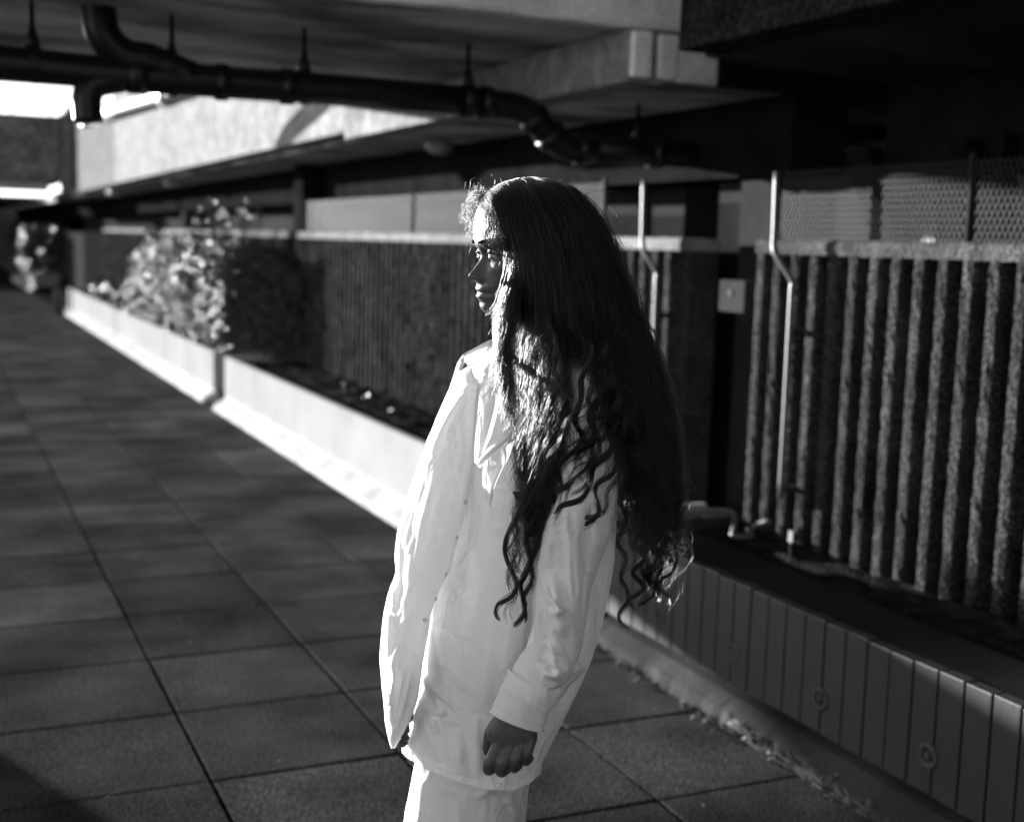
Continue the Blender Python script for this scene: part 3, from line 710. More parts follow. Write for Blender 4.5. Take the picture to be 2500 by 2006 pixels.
me.materials.clear(); me.materials.append(M_['skin']); me.materials.append(M_['inner_bounce'])     # unseen white layer added to bounce light inside the shirt
for f_ in me.polygons:
    if 0.88 < f_.center.z < 1.385: f_.material_index = 1
me.transform(Matrix.Translation(-PERSON_LOC))
person = bpy.data.objects.new('person', me); COL.objects.link(person); person.location = PERSON_LOC
tag(person, 'person in an oversized white shirt with very long dark curly hair, looking left', 'person')
for sl_ in (1, -1):
    e = MB(); e.ball(H(.0700, sl_ * .031, ZE), .0118, 14); eo = e.build('eye', 'eye', person, smooth=True)
    g_ = (H(.0700, sl_ * .031, ZE), HEAD_F)
    q = MB(); q.ball(g_[0] + g_[1] * .0065, .0058, 10); q.build('iris', 'iris', eo, smooth=True)
    b = MB()
    pts = [H(.0985 - .020 * t * t - .006 * t + (0.0), sl_ * lerp(.012, .052, t), zy(598) + .0035 * math.sin(2.6 * t)) for t in [k / 8 for k in range(9)]]
    pts = [p + HEAD_F * -0.002 for p in pts]
    b.tube(pts, [.0016, .0026, .003, .003, .0028, .0025, .002, .0016, .001], 8); b.build('eyebrow', 'brow', person, smooth=True)
    l_ = MB()
    for k in range(22):
        t = k / 21; l = sl_ * lerp(.019, .044, t)
        p0 = H(.0835 - .0105 * (t - .45) ** 2 * 4, l, ZE + .0045 * math.sin(math.pi * (0.12 + 0.76 * t)))
        l_.tube([p0, p0 + HEAD_F * .004 + Vector((0, 0, -.001)), p0 + HEAD_F * .0075 + HEAD_L * sl_ * .001 * (t - .4) * 4 + Vector((0, 0, .0015))], [.0004, .0003, .0001], 4)
    l_.build('eyelash', 'brow', person)
li = MB()
for zc, hh in ((zy(724), .0032),):
    pass

# ---- clothes: surfaces lofted from measured outlines, with folds pushed out along their lines
def seg_d(px, py, pl):
    best = 1e9; tt = 0
    n = len(pl) - 1
    for k in range(n):
        ax, ay = pl[k]; bx, by = pl[k + 1]
        dx, dy = bx - ax, by - ay; L2 = dx * dx + dy * dy
        t = max(0, min(1, ((px - ax) * dx + (py - ay) * dy) / L2))
        qx, qy = ax + dx * t - px, ay + dy * t - py
        d = math.hypot(qx, qy)
        if d < best: best = d; sgn = 1 if dx * (py - ay) - dy * (px - ax) > 0 else -1; tt = (k + t) / n; bs = sgn
    return best * bs, tt
def folds(px, py, fl):
    """fl: (polyline in photograph px, height mm, width px, kind) -> displacement in m; kind 'r' ridge, 's' step"""
    d = 0
    for pl, h, w, kind in fl:
        xs = [q[0] for q in pl]; ys = [q[1] for q in pl]; m = 3.2 * w
        if px < min(xs) - m or px > max(xs) + m or py < min(ys) - m or py > max(ys) + m: continue
        s, t = seg_d(px, py, pl)
        env = math.sin(math.pi * min(max(t, 0.0), 1.0)) ** 0.6 if kind != 'S' else 1.0
        h *= 2.9
        if kind == 'r': d += h * .001 * env * math.exp(-(s / w) ** 2)
        else: d += h * .001 * env * (0.5 * math.tanh(s / (w * 0.35))) * math.exp(-(s / (w * 2.6)) ** 2)
    return d
def loft(mb, tb, dv, sd_, y0, y1, n, m, fl=(), expo=1.0, hem=None, nz=(0.003, 1.0), seed=0, shear=None):
    rows = []
    for i in range(n + 1):
        v = i / n; yb = lerp(y0, y1, v)
        L, R = table(tb, yb); d0 = lut(dv, yb); b = lut(sd_, yb)
        row = []
        for j in range(m):
            a = 2 * math.pi * j / m; c, s = math.cos(a), math.sin(a)
            c2 = abs(c) ** expo * (1 if c > 0 else -1); s2 = abs(s) ** expo * (1 if s > 0 else -1)
            cx, hw = (L + R) / 2, (R - L) / 2
            px = cx + hw * c2; py = yb
            if hem: py = lerp(y0, y0 + (hem(px, s) - y0), v) if v > 0 else y0
            w_ = 0
            front = max(0.0, -s)
            q = Vector((px * .011, py * .0055, s * 1.3 + seed))
            w_ += nz[0] * noise.noise(q) * 1.3 + nz[0] * .55 * noise.noise(q * 2.3 + Vector((5, 0, 0)))
            r = 1 - abs(noise.noise(Vector((px * .016 + py * .006, py * .010 - px * .004, seed * 3 + s))) * 2)
            w_ += nz[0] * nz[1] * .55 * max(0, r - .66) * 3.6
            if fl and front > 0.02: w_ += folds(px, py, fl) * min(1, front * 2.2)
            px += c2 * max(-.006, min(.006, w_)) * .35 / PX; 
            row.append(P(px, py, d0 + s2 * (b + w_) - (lut(shear, yb) * c2 if shear else 0)))
        rows.append(row)
    o = len(mb.v); mb.grid(rows, True)
    if not hem: mb.f.append(tuple(range(o + m - 1, o - 1, -1)))      # closed shoulder end
    return rows

shirt = MB()
T_TB = [(846, 1215, 1335), (862, 1180, 1400), (885, 1140, 1462), (920, 1118, 1492), (980, 1110, 1505), (1100, 1110, 1511), (1200, 1105, 1510), (1300, 1085, 1504), (1400, 1060, 1497), (1480, 1045, 1484), (1560, 1036, 1466), (1640, 1028, 1440), (1720, 1016, 1404), (1800, 1000, 1366), (1850, 990, 1340), (1905, 986, 1314)]
def hem(px, s):
    y = lut([(980, 1828), (1000, 1848), (1022, 1861), (1096, 1896), (1177, 1920), (1250, 1925), (1290, 1908), (1320, 1880)], px)
    return y if s < 0 else y - 18 * s
F_T = [([(1050, 1526), (1110, 1548), (1186, 1576)], -6, 7, 's'), ([(1058, 1540), (1072, 1610), (1088, 1672)], 6, 7, 'r'),
       ([(1050, 1618), (1100, 1650), (1160, 1692)], 6, 8, 'r'), ([(1032, 1655), (1070, 1690), (1118, 1732)], 7, 8, 'r'),
       ([(1028, 1640), (1060, 1700), (1085, 1745)], 4, 6, 'r'), ([(1026, 1724), (1060, 1740), (1095, 1742)], 7, 8, 'r'), ([(1048, 1742), (1060, 1765), (1068, 1792)], 6, 7, 'r'),
       ([(1074, 1762), (1105, 1760), (1122, 1768)], 3, 5, 'r'), ([(1100, 1400), (1130, 1372), (1160, 1352)], 4, 8, 'r'), ([(1096, 1416), (1120, 1445), (1138, 1462)], 4, 8, 'r'),
       ([(1090, 1478), (1120, 1474), (1155, 1468)], 4, 8, 'r'), ([(1208, 1400), (1200, 1500), (1180, 1640), (1170, 1740)], 7, 26, 'r'), ([(1140, 1330), (1150, 1420), (1135, 1520)], 4, 18, 'r'),
       ([(1024, 1700), (1045, 1780), (1075, 1860)], 5, 14, 'r'), ([(1110, 1780), (1120, 1840), (1122, 1890)], 5, 16, 'r'), ([(1160, 1750), (1165, 1830), (1160, 1900)], 4, 16, 'r'),
       ([(1000, 1842), (1022, 1855), (1096, 1885), (1177, 1908), (1250, 1913), (1300, 1890)], -2.2, 3.0, 's'), ([(1440, 1420), (1436, 1560), (1410, 1680), (1370, 1800)], 8, 20, 'r'), ([(1470, 1440), (1455, 1600), (1420, 1700)], -5, 14, 'r'),
       ([(1075, 1300), (1060, 1500), (1046, 1640)], 5, 10, 'r'), ([(1200, 1180), (1180, 1300), (1190, 1400)], 6, 24, 'r'), ([(1110, 1250), (1150, 1200), (1200, 1130)], 5, 20, 'r'), ([(1300, 1340), (1292, 1480), (1284, 1600), (1262, 1680)], -14, 15, 'r'), ([(1250, 1400), (1246, 1520), (1230, 1640)], 5, 14, 'r')]
TR = loft(shirt, T_TB, [(846, .012), (900, .02), (1900, .02)], [(846, .055), (870, .070), (900, .090), (1000, .108), (1300, .125), (1500, .135), (1750, .138), (1905, .135)], 846, 1905, 230, 220, F_T, 0.92, hem, (0.0030, 1.0), 1.0, [(846, .02), (880, .08), (950, .095), (1300, .07), (1900, .04)])
HROW = TR[-1]; HC = sum(HROW, Vector((0, 0, 0))) / len(HROW)
# right sleeve (far arm, at the left of the picture), ending in a soft point
RS = [(868, 1170, 1236), (885, 1142, 1228), (910, 1118, 1205), (950, 1096, 1186), (1000, 1074, 1176), (1070, 1044, 1168), (1160, 1011, 1156), (1230, 990, 1143), (1300, 968, 1122), (1370, 963, 1104), (1395, 968, 1096), (1450, 945, 1068), (1500, 936, 1052), (1550, 929, 1046), (1600, 926, 1034), (1650, 929, 1026), (1700, 935, 1020), (1750, 940, 1004), (1785, 944, 990), (1808, 949, 974), (1826, 956, 961)]
F_R = [([(1140, 1010), (1128, 1120), (1108, 1260), (1080, 1400)], 5, 10, 'r'), ([(1090, 1010), (1062, 1120), (1035, 1260), (1010, 1400)], 4, 12, 'r'), ([(1058, 1440), (1030, 1560), (1004, 1690)], -4, 8, 'r'), ([(945, 1480), (950, 1560), (946, 1640)], 4, 7, 'r'), ([(1150, 935), (1090, 1020), (1040, 1110)], 9, 12, 'r'), ([(1185, 905), (1130, 1000), (1095, 1080)], 7, 10, 'r'), ([(1160, 960), (1120, 1080), (1060, 1180), (1020, 1300)], 6, 16, 'r'), ([(1066, 1070), (1030, 1180), (1010, 1260)], 5, 9, 'r'),
       ([(1110, 1150), (1085, 1290), (1060, 1400), (1050, 1480)], 6, 18, 'r'), ([(985, 1330), (980, 1420), (965, 1500)], -5, 9, 'r'), ([(960, 1600), (962, 1660), (950, 1720)], 6, 8, 'r'), ([(975, 1560), (950, 1640)], 4, 8, 'r'),
       ([(1035, 1560), (1000, 1680), (965, 1790)], 8, 14, 'r'), ([(990, 1620), (975, 1720), (962, 1780)], -5, 9, 'r'), ([(1118, 1010), (1128, 1100), (1110, 1220)], -5, 9, 'r'), ([(1000, 1460), (985, 1560), (985, 1640)], 4, 14, 'r')]
RSD = [(868, .100), (950, .085), (1100, .045), (1300, .000), (1500, -.030), (1826, -.015)]; RSB = [(868, .03), (885, .045), (950, .062), (1100, .068), (1400, .070), (1600, .066), (1750, .050), (1800, .035), (1826, .012)]
loft(shirt, RS, RSD, RSB, 868, 1826, 200, 120, F_R, 1.0, None, (0.0030, 1.0), 4.0)
# left sleeve (near arm)
LS = [(872, 1400, 1462), (890, 1385, 1484), (930, 1374, 1500), (1000, 1362, 1510), (1100, 1352, 1512), (1200, 1340, 1508), (1300, 1318, 1494), (1380, 1306, 1462), (1450, 1304, 1440), (1528, 1306, 1428), (1600, 1307, 1416), (1640, 1307, 1404), (1664, 1308, 1390), (1682, 1318, 1372), (1690, 1335, 1356)]
F_L = [([(1322, 1400), (1342, 1460), (1378, 1500)], 6, 6, 'r'), ([(1330, 1560), (1352, 1590), (1388, 1596)], 6, 6, 'r'), ([(1314, 1610), (1340, 1632), (1372, 1640)], -5, 5, 'r'), ([(1380, 1240), (1388, 1330), (1392, 1420), (1400, 1500)], 5, 8, 'r'), ([(1418, 1300), (1424, 1400), (1422, 1520)], -6, 5, 'r'), ([(1310, 1420), (1309, 1560), (1308, 1660)], 9, 9, 'r'), ([(1345, 1390), (1362, 1480), (1372, 1560)], 7, 14, 'r'), ([(1340, 1498), (1375, 1490), (1400, 1530), (1416, 1570)], 9, 10, 'r'), ([(1350, 1540), (1380, 1560), (1395, 1610)], -6, 11, 'r'),
       ([(1325, 1640), (1355, 1650), (1392, 1630)], 6, 9, 'r'), ([(1345, 1600), (1360, 1640), (1370, 1668)], 6, 8, 'r'), ([(1400, 1300), (1410, 1400), (1412, 1500)], 6, 12, 'r'), ([(1440, 1230), (1434, 1330), (1420, 1420)], -5, 10, 'r'),
       ([(1350, 1250), (1340, 1330), (1322, 1400)], 6, 14, 'r'), ([(1318, 1500), (1335, 1550), (1340, 1600)], -5, 9, 'r'), ([(1425, 1395), (1450, 1405), (1470, 1415)], -4, 6, 's')]
loft(shirt, LS, [(872, -.105), (950, -.120), (1200, -.135), (1400, -.152), (1550, -.175), (1690, -.185)], [(872, .03), (890, .045), (950, .062), (1100, .070), (1350, .074), (1550, .070), (1640, .060), (1675, .04), (1690, .012)], 872, 1690, 190, 130, F_L, 1.0, None, (0.0030, 1.0), 8.0)
# left forearm sleeve below the puff
def tube_fold(mb, path, rad, n, amp, freq, seed, flat=None, up=None):
    o = len(mb.v); mb.tube(path, rad, n, False, flat, up)
    k = len(path)
    for i in range(k):
        c = Vector(path[i])
        for j in range(n):
            p = Vector(mb.v[o + i * n + j]); d = p - c
            w_ = amp * (noise.noise(p * freq + Vector((seed, 0, 0))) + 0.6 * math.sin(i / k * 18 + 2.5 * noise.noise(p * 30)))
            mb.v[o + i * n + j] = tuple(p + d.normalized() * w_)
fp = spline([P(1372, 1585, -.165), P(1338, 1628, -.172), P(1306, 1672, -.178), P(1286, 1708, -.184)], 60)
tube_fold(shirt, fp, [lerp(.052, .046, i / 59) for i in range(60)], 56, .0022, 40, 2.0, (1, .85), palm_up)
so_ = shirt.build('shirt', 'shirt', person, smooth=True)
# cuff of the left sleeve
cf = MB(); cpth = spline([P(1300, 1660, -.178), P(1283, 1702, -.184), P(1262, 1758, -.190)], 40)
tube_fold(cf, cpth, [lerp(.043, .0475, i / 39) for i in range(40)], 64, .0012, 26, 6.0, (1, .80), palm_up)
for i_, rr_ in ((0, .0023), (39, .0016), (33, .0010)):
    c_ = Vector(cpth[i_]); ring = [Vector(v_) for v_ in cf.v[i_ * 64:i_ * 64 + 64]]; ring = [q_ + (q_ - c_).normalized() * .0012 for q_ in ring]
    cf.tube(ring + ring[:1], rr_, 6, False)
cf.build('cuff', 'shirt', so_, smooth=True)
# button band, collar and lapels: strips between two measured edges
def strip(mb, left, right, n=40, m=8, bulge=.004):
    Ls, Rs = spline([P(*q) for q in left], n), spline([P(*q) for q in right], n)
    rows = []
    for a, b in zip(Ls, Rs):
        row = []
        for k in range(m + 1):
            t = k / m; p = a.lerp(b, t); row.append(p - palm_up * (bulge * math.sin(math.pi * t)))
        rows.append(row)
    mb.grid(rows)
pk = MB()
strip(pk, [(1186, 880, -.060), (1172, 960, -.085), (1166, 1050, -.098), (1160, 1130, -.100)],
      [(1205, 885, -.068), (1196, 965, -.095), (1186, 1055, -.108), (1172, 1135, -.108)], 40, 8, .003)
strip(pk, [(1172, 935, -.088), (1166, 1010, -.100), (1158, 1090, -.110), (1158, 1130, -.113)], [(1242, 890, -.095), (1228, 960, -.118), (1204, 1050, -.122), (1176, 1112, -.118)], 40, 12, .008)
strip(pk, [(1160, 1128, -.118), (1190, 1090, -.130), (1240, 1046, -.140), (1268, 1000, -.142)], [(1172, 1142, -.120), (1205, 1106, -.140), (1250, 1066, -.150), (1285, 1020, -.150)], 30, 8, .008)
strip(pk, [(1180, 1124, -.118), (1178, 1180, -.126), (1186, 1220, -.128), (1196, 1238, -.126)], [(1258, 1072, -.140), (1240, 1120, -.146), (1212, 1176, -.140), (1197, 1240, -.127)], 30, 12, .012)
pk.build('placket', 'shirt', so_, smooth=True)
co2 = MB()
strip(co2, [(1252, 818, .050), (1218, 838, .030), (1196, 858, -.005), (1192, 880, -.045), (1196, 902, -.075)], [(1256, 826, .052), (1232, 842, .015), (1226, 856, -.040), (1240, 872, -.080), (1240, 892, -.095)], 30, 8, .004)
strip(co2, [(1226, 845, -.030), (1240, 838, -.040), (1290, 836, -.045), (1340, 842, -.035), (1380, 856, -.0)], [(1238, 882, -.060), (1262, 880, -.066), (1310, 884, -.074), (1370, 890, -.070), (1410, 895, -.03)], 30, 8, .004)
co2.build('collar', 'shirt', so_, smooth=True)
def surf(px, py):
    L, R = table(RS, py); c2 = (px - (L + R) / 2) / ((R - L) / 2)
    return P(px, py, lut(RSD, py) - math.sqrt(max(0, 1 - c2 * c2)) * lut(RSB, py) - .004)
for px, py in ((1176, 950), (1136, 1225), (1114, 1312), (1086, 1400), (1062, 1460), (1038, 1512)):
    q = MB(); c = surf(px, py) if py > 1000 else P(1190, 948, -.103); q.tube([c, c - palm_up * .0018], .0046, 14); q.build('button', 'shirt', so_)
hb = MB(); r0 = [], []; r1_ = []
for j in range(221):
    a = 2 * math.pi * j / 220; q_ = HROW[j % 220]; u_ = (q_ - HC); u_.z = 0; u_.normalize()
    r0[0].append(q_ + u_ * .0034 + Vector((0, 0, -.002))); r0[1].append(q_ + u_ * .0042 + Vector((0, 0, .0115))); r1_.append(q_ + u_ * .0005 + Vector((0, 0, .0125)))
hb.grid([r0[0], r0[1], r1_]); hb.build('hem_band', 'shirt', so_, smooth=True)
# trousers
tr = MB()
F_P = [([(1194, 1925), (1194, 1970), (1190, 2040)], -2.5, 5, 'r'), ([(1160, 1950), (1190, 1930), (1215, 1925)], 4, 8, 'r'), ([(1030, 1900), (1020, 1990), (1010, 2080)], 5, 16, 'r'), ([(1240, 1940), (1262, 2000)], 5, 10, 'r'), ([(1130, 1930), (1120, 2000), (1110, 2080)], 4, 18, 'r')]
ZB = P(1130, 2120, -.1).z + .02
def leg(dvc, Lx, Rx, hip, knee, foot, sd0, rw):
    rows = []
    for i in range(121):
        v = i / 120; z = lerp(ZB, .035, v)
        row = []
        for j in range(96):
            a = 2 * math.pi * j / 96; c, s = math.cos(a), math.sin(a)
            cx = lerp(hip[0], knee[0], min(1, v / .45)) if v < .45 else lerp(knee[0], foot[0], (v - .45) / .55)
            cyv = lerp(hip[1], knee[1], min(1, v / .45)) if v < .45 else lerp(knee[1], foot[1], (v - .45) / .55)
            r = lerp(.078, rw[1], min(1, v * 5))
            p = EYE + HF * (DP + cyv) + HR * cx; p.z = z
            w_ = .006 * noise.noise(Vector((c * 2.2 + hip[0] * 9, s * 2.2, z * 3.5))) + .004 * noise.noise(Vector((c * 3, s * 3, z * 14 + hip[0] * 40)))
            w_ += .010 * max(0, v - .7) * math.sin(a * 5 + z * 8)
            row.append(p + HR * (c * (r + w_)) + HF * (s * (r * .95 + w_)))
        rows.append(row)
    tr.grid(rows, True)
# pixel -> metres at the person for the leg axes
def ux(px): return (P(px, 1960) - EYE).dot(HR)
leg(0, 0, 0, (ux(1100), .055), (ux(1088), .060), (ux(1075), .06), .1, (.082, .092))
leg(0, 0, 0, (ux(1182), -.030), (ux(1188), -.045), (ux(1200), -.06), .1, (.086, .094))
hp = MB()
loft(tr, [(1700, 1060, 1300), (1800, 1030, 1296), (1860, 1012, 1296), (1930, 998, 1290), (2006, 985, 1283), (2060, 985, 1278), (2120, 992, 1270)], [(1560, .020), (2120, .01)], [(1560, .080), (1840, .085), (1930, .100), (2120, .112)], 1700, 2120, 110, 140, F_P, .95, (lambda px, s: 2120), (.003, 1), 12)
trs = tr.build('trousers', 'trousers', person, smooth=True)
# ---- hair: individual strands grown along measured locks
def push_out(p, m):
    """keep hair outside the head: m = margin"""
    r = p - CHIN; z = r.z
    if z < zy(760) or z > zy(447) + .03: return p
    f = r.dot(HEAD_F); l = r.dot(HEAD_L)
    if z > zy(590):
        k = zy(590); q = math.sqrt((f / ((.098 if f > 0 else .103) + m)) ** 2 + (l / (.0745 + m)) ** 2 + ((z - k) / (zy(447) - k + m * .35)) ** 2)
        if q < 1 and q > .1: f /= q; l /= q; z = k + (z - k) / q
    else:
        fb = lut(BASE, z) if f > 0 else lut(BACK, z); fb = max(fb, .05)
        q = math.sqrt((f / (fb + m)) ** 2 + (l / (lut(WID, z) + m)) ** 2)
        if q < 1 and q > .1: f /= q; l /= q
    return CHIN + HEAD_F * f + HEAD_L * l + Vector((0, 0, z))
strands = []          # (list of points, radius)
def polyl(pts, n): return spline(pts, n)
def lock(guides, count, n, curl=(0.0, 0.010), wl=0.075, spread=0.010, clump=18, fuzz=0.0025, r=0.00042, seed=0, cut=(0.86, 1.0), tips=0.6, start=0.0, tpow=1.0, pinch=0.0):
    """guides: list of control lists [(px,py,dv)...] from the front to the back of the lock; strands are blended between neighbours"""
    rnd = random.Random(seed)
    G = [polyl([P(*q) for q in g], n) for g in guides]
    tg = [(G[0][min(i + 1, n - 1)] - G[0][max(i - 1, 0)]).normalized() for i in range(n)]
    ng = max(1, count // clump)
    for c in range(ng):
        t = rnd.random() ** tpow; ph = rnd.uniform(0, 6.28); w0 = wl * rnd.uniform(0.8, 1.25); off = rnd_dir() * spread * rnd.random() ** 0.5
        end = rnd.uniform(*cut); amp = rnd.uniform(0.65, 1.25)
        mg0 = .003 + .012 * rnd.random() ** 1.6
        for k in range(clump):
            mg = mg0 + rnd.random() * .003
            tt = min(max(t + rnd.gauss(0, 0.018), 0), 1); o2 = off + Vector((rnd.gauss(0, 1), rnd.gauss(0, 1), rnd.gauss(0, 1))) * fuzz
            ph2 = ph + rnd.gauss(0, 0.30); e2 = end * rnd.uniform(0.93, 1.0)
            pts = []; s = tt * (len(G) - 1); gi = min(int(s), len(G) - 2) if len(G) > 1 else 0; f = s - gi
            L = 0; prev = None
            m = max(6, int(n * e2))
            for i in range(m):
                u = i / (n - 1)
                p = G[gi][i].lerp(G[gi + 1][i], f) if len(G) > 1 else G[0][i]
                if prev is not None: L += (p - prev).length
                prev = p
                a = lerp(curl[0], curl[1], max(0, (u - start) / (1 - start)) ** 1.4 if u > start else 0) * amp
                q = 2 * math.pi * L / w0 + ph2
                root = min(1, u * 5)
                pin = 1 - pinch * u
                q += 0.9 * noise.noise(Vector((L * 9, c * 7.3, seed)))
                T = tg[i] if len(G) == 1 else (G[gi][min(i + 1, n - 1)] - G[gi][max(i - 1, 0)]).normalized()
                N = T.cross(HF).normalized()
                pts.append(p + o2 * (0.25 + 0.75 * root) * pin * (1 + tips * max(0, u - 0.6)) + N * (a * math.sin(q)) + HF * (a * 0.6 * math.cos(q + .4)))
            strands.append(([push_out(p, mg) for p in pts], r * rnd.uniform(0.75, 1.2)))

# crown and near side: from the parting over the side of the head and down the back
g_front = [(1196, 482, -.004), (1214, 506, -.050), (1242, 556, -.074), (1264, 620, -.084), (1270, 690, -.086), (1246, 750, -.052), (1234, 800, -.020), (1230, 850, -.010), (1240, 920, -.040), (1260, 1040, -.092), (1274, 1160, -.130), (1272, 1270, -.150), (1268, 1350, -.158)]
g_f2 = [(1222, 462, -.002), (1246, 490, -.054), (1276, 560, -.086), (1298, 640, -.094), (1306, 720, -.096), (1304, 785, -.088), (1304, 835, -.090), (1308, 890, -.108), (1320, 960, -.132), (1326, 1080, -.158), (1322, 1200, -.165), (1312, 1330, -.165), (1300, 1440, -.162)]
g_mid = [(1258, 446, .000), (1290, 470, -.058), (1330, 545, -.094), (1360, 640, -.104), (1380, 730, -.110), (1402, 810, -.130), (1440, 880, -.175), (1490, 960, -.188), (1528, 1070, -.180), (1545, 1190, -.165), (1548, 1300, -.150), (1546, 1400, -.14)]
g_m2 = [(1295, 440, .004), (1340, 466, -.052), (1390, 545, -.084), (1425, 640, -.090), (1455, 730, -.090), (1488, 810, -.094), (1526, 890, -.104), (1562, 980, -.104), (1588, 1090, -.094), (1598, 1210, -.084), (1594, 1320, -.075), (1586, 1420, -.07)]
g_back = [(1335, 446, .010), (1392, 478, -.030), (1440, 552, -.046), (1478, 640, -.044), (1512, 730, -.036), (1545, 810, -.030), (1580, 895, -.026), (1604, 990, -.022), (1618, 1100, -.020), (1622, 1220, -.016), (1618, 1330, -.012), (1608, 1440, -.01)]
g_b2 = [(1370, 462, .030), (1420, 500, .016), (1460, 570, .016), (1494, 650, .024), (1526, 735, .030), (1556, 815, .034), (1588, 900, .036), (1608, 1000, .034), (1626, 1110, .028), (1632, 1230, .022), (1632, 1340, .018), (1622, 1460, .016)]
g_far = [(1360, 470, .06), (1400, 520, .085), (1430, 600, .095), (1456, 690, .100), (1484, 780, .100), (1520, 870, .098), (1560, 970, .09), (1590, 1080, .08), (1605, 1200, .07), (1606, 1320, .06), (1600, 1440, .05)]
g_far = g_far[:5] + [(1502, 826, .1)] + g_far[5:]
g_f3 = [tuple(lerp(a, b, .38) for a, b in zip(p, q)) for p, q in zip(g_f2, g_mid)][:5]
g_f3 += [(1346, 785, -.120), (1362, 835, -.148), (1374, 890, -.172), (1380, 960, -.184), (1374, 1070, -.186), (1352, 1180, -.180), (1326, 1300, -.176), (1306, 1420, -.17)]
lock([g_front, g_f2], 3600, 80, (0.0008, 0.0070), .050, .013, 12, .0036, .00027, 1, (.74, 1.0), .8, .22)
lock([g_f2, g_f3], 1500, 80, (0.0006, 0.009), .060, .012, 12, .0036, .00030, 2, (.66, 1.0), .8, .25)
lock([g_f2, g_mid], 900, 36, (0.0006, 0.002), .07, .012, 14, .003, .00040, 21, (.50, .62), .0, .3)
lock([g_mid, g_m2, g_back, g_b2], 5800, 100, (0.0014, 0.0150), .078, .020, 12, .0050, .00036, 3, (.64, 1.0), 2.0, .10)
lock([g_b2, g_far], 900, 60, (0.001, 0.010), .072, .014, 16, .0032, .00042, 4, (.8, 1.0), .9, .3)
# far side of the face: loose strands along the forehead, and over the far shoulder
lock([[(1192, 484, .004), (1172, 506, .040), (1168, 560, .066), (1190, 640, .088), (1220, 740, .095), (1250, 830, .09), (1280, 930, .12)], [(1300, 444, .01), (1300, 470, .05), (1310, 550, .085), (1330, 650, .1), (1360, 760, .1), (1400, 860, .1), (1440, 960, .12)]], 900, 40, (.0008, .006), .06, .010, 14, .003, .00042, 5, (.85, 1.0), .5, .3)
lock([[(1196, 480, .0), (1168, 488, .010), (1152, 512, .020), (1148, 545, .030), (1156, 580, .042), (1172, 620, .06)], [(1215, 466, .004), (1176, 472, .016), (1160, 500, .030), (1158, 540, .042), (1170, 590, .055), (1190, 640, .07)]], 170, 40, (.002, .007), .028, .012, 3, .006, .00020, 6, (.5, 1.0), .8, .1)
lock([[(1200, 478, -.004), (1186, 500, -.026), (1190, 530, -.042), (1204, 560, -.054), (1218, 600, -.066)], [(1214, 470, -.006), (1206, 500, -.034), (1216, 545, -.056), (1230, 590, -.070), (1240, 640, -.080)]], 70, 40, (.002, .006), .026, .008, 3, .005, .00020, 7, (.6, 1.0), .8, .1)
# loose hairs drifting across the cheek and jaw
lock([[(1262, 600, -.086), (1252, 660, -.090), (1234, 720, -.088), (1216, 760, -.084), (1204, 800, -.076)], [(1268, 640, -.088), (1262, 720, -.090), (1250, 780, -.088), (1232, 830, -.086), (1222, 880, -.092)]], 420, 34, (.0006, .004), .05, .008, 5, .004, .00028, 9, (.55, 1.0), .8, .2)
lock([[(1250, 640, -.086), (1250, 720, -.088), (1228, 790, -.086), (1212, 850, -.095), (1222, 930, -.125), (1236, 1010, -.14)], [(1262, 680, -.09), (1262, 780, -.09), (1250, 860, -.105), (1250, 960, -.14), (1262, 1080, -.158), (1262, 1180, -.162)]], 420, 44, (.0006, .006), .055, .008, 6, .004, .00030, 10, (.6, 1.0), .8, .2)
lock([[(1206, 496, -.05), (1226, 560, -.068), (1238, 640, -.076), (1240, 720, -.078), (1226, 790, -.076), (1214, 840, -.08)], [(1236, 520, -.07), (1256, 600, -.084), (1262, 680, -.088), (1256, 760, -.085), (1246, 840, -.08), (1240, 920, -.085)]], 54, 60, (.002, .006), .045, .012, 3, .006, .00018, 51, (.35, 1.0), 1.0, .1)
# wavy locks crossing the sleeve and chest
def wave(ctrl, count, amp, wl, seed, r=.00042, sp=.0045, cut=(.85, 1.0)):
    lock([ctrl], count, 130, (amp * .75, amp), wl, sp, count, .0022, r, seed, cut, .3, .0, 1.0, .55)
wave([(1440, 840, -.190), (1425, 920, -.196), (1400, 1000, -.200), (1420, 1060, -.200), (1380, 1110, -.196), (1362, 1180, -.190), (1350, 1290, -.185)], 110, .010, .085, 31)
wave([(1470, 840, -.190), (1462, 930, -.198), (1448, 1010, -.200), (1432, 1080, -.202), (1402, 1150, -.200), (1366, 1210, -.194), (1346, 1300, -.186)], 90, .009, .080, 32)
wave([(1500, 880, -.190), (1500, 980, -.198), (1488, 1070, -.204), (1456, 1150, -.206), (1408, 1210, -.204), (1366, 1260, -.196), (1340, 1340, -.188)], 120, .008, .075, 33)
wave([(1515, 940, -.185), (1516, 1060, -.198), (1492, 1140, -.206), (1458, 1190, -.206), (1450, 1250, -.206), (1402, 1300, -.204), (1352, 1330, -.196), (1330, 1390, -.19)], 40, .007, .070, 34)
wave([(1526, 1000, -.18), (1520, 1130, -.196), (1490, 1220, -.206), (1440, 1270, -.206), (1380, 1290, -.202), (1340, 1320, -.196)], 24, .006, .060, 35, .0003, .008)
wave([(1260, 1200, -.170), (1252, 1290, -.172), (1244, 1370, -.172), (1250, 1430, -.172), (1226, 1480, -.172), (1234, 1520, -.172)], 46, .009, .095, 36)
wave([(1300, 1240, -.172), (1290, 1340, -.174), (1280, 1430, -.174), (1272, 1500, -.174), (1262, 1540, -.174)], 70, .007, .075, 37)
wave([(1320, 1240, -.176), (1302, 1360, -.178), (1284, 1460, -.178), (1274, 1530, -.176)], 60, .006, .060, 38)
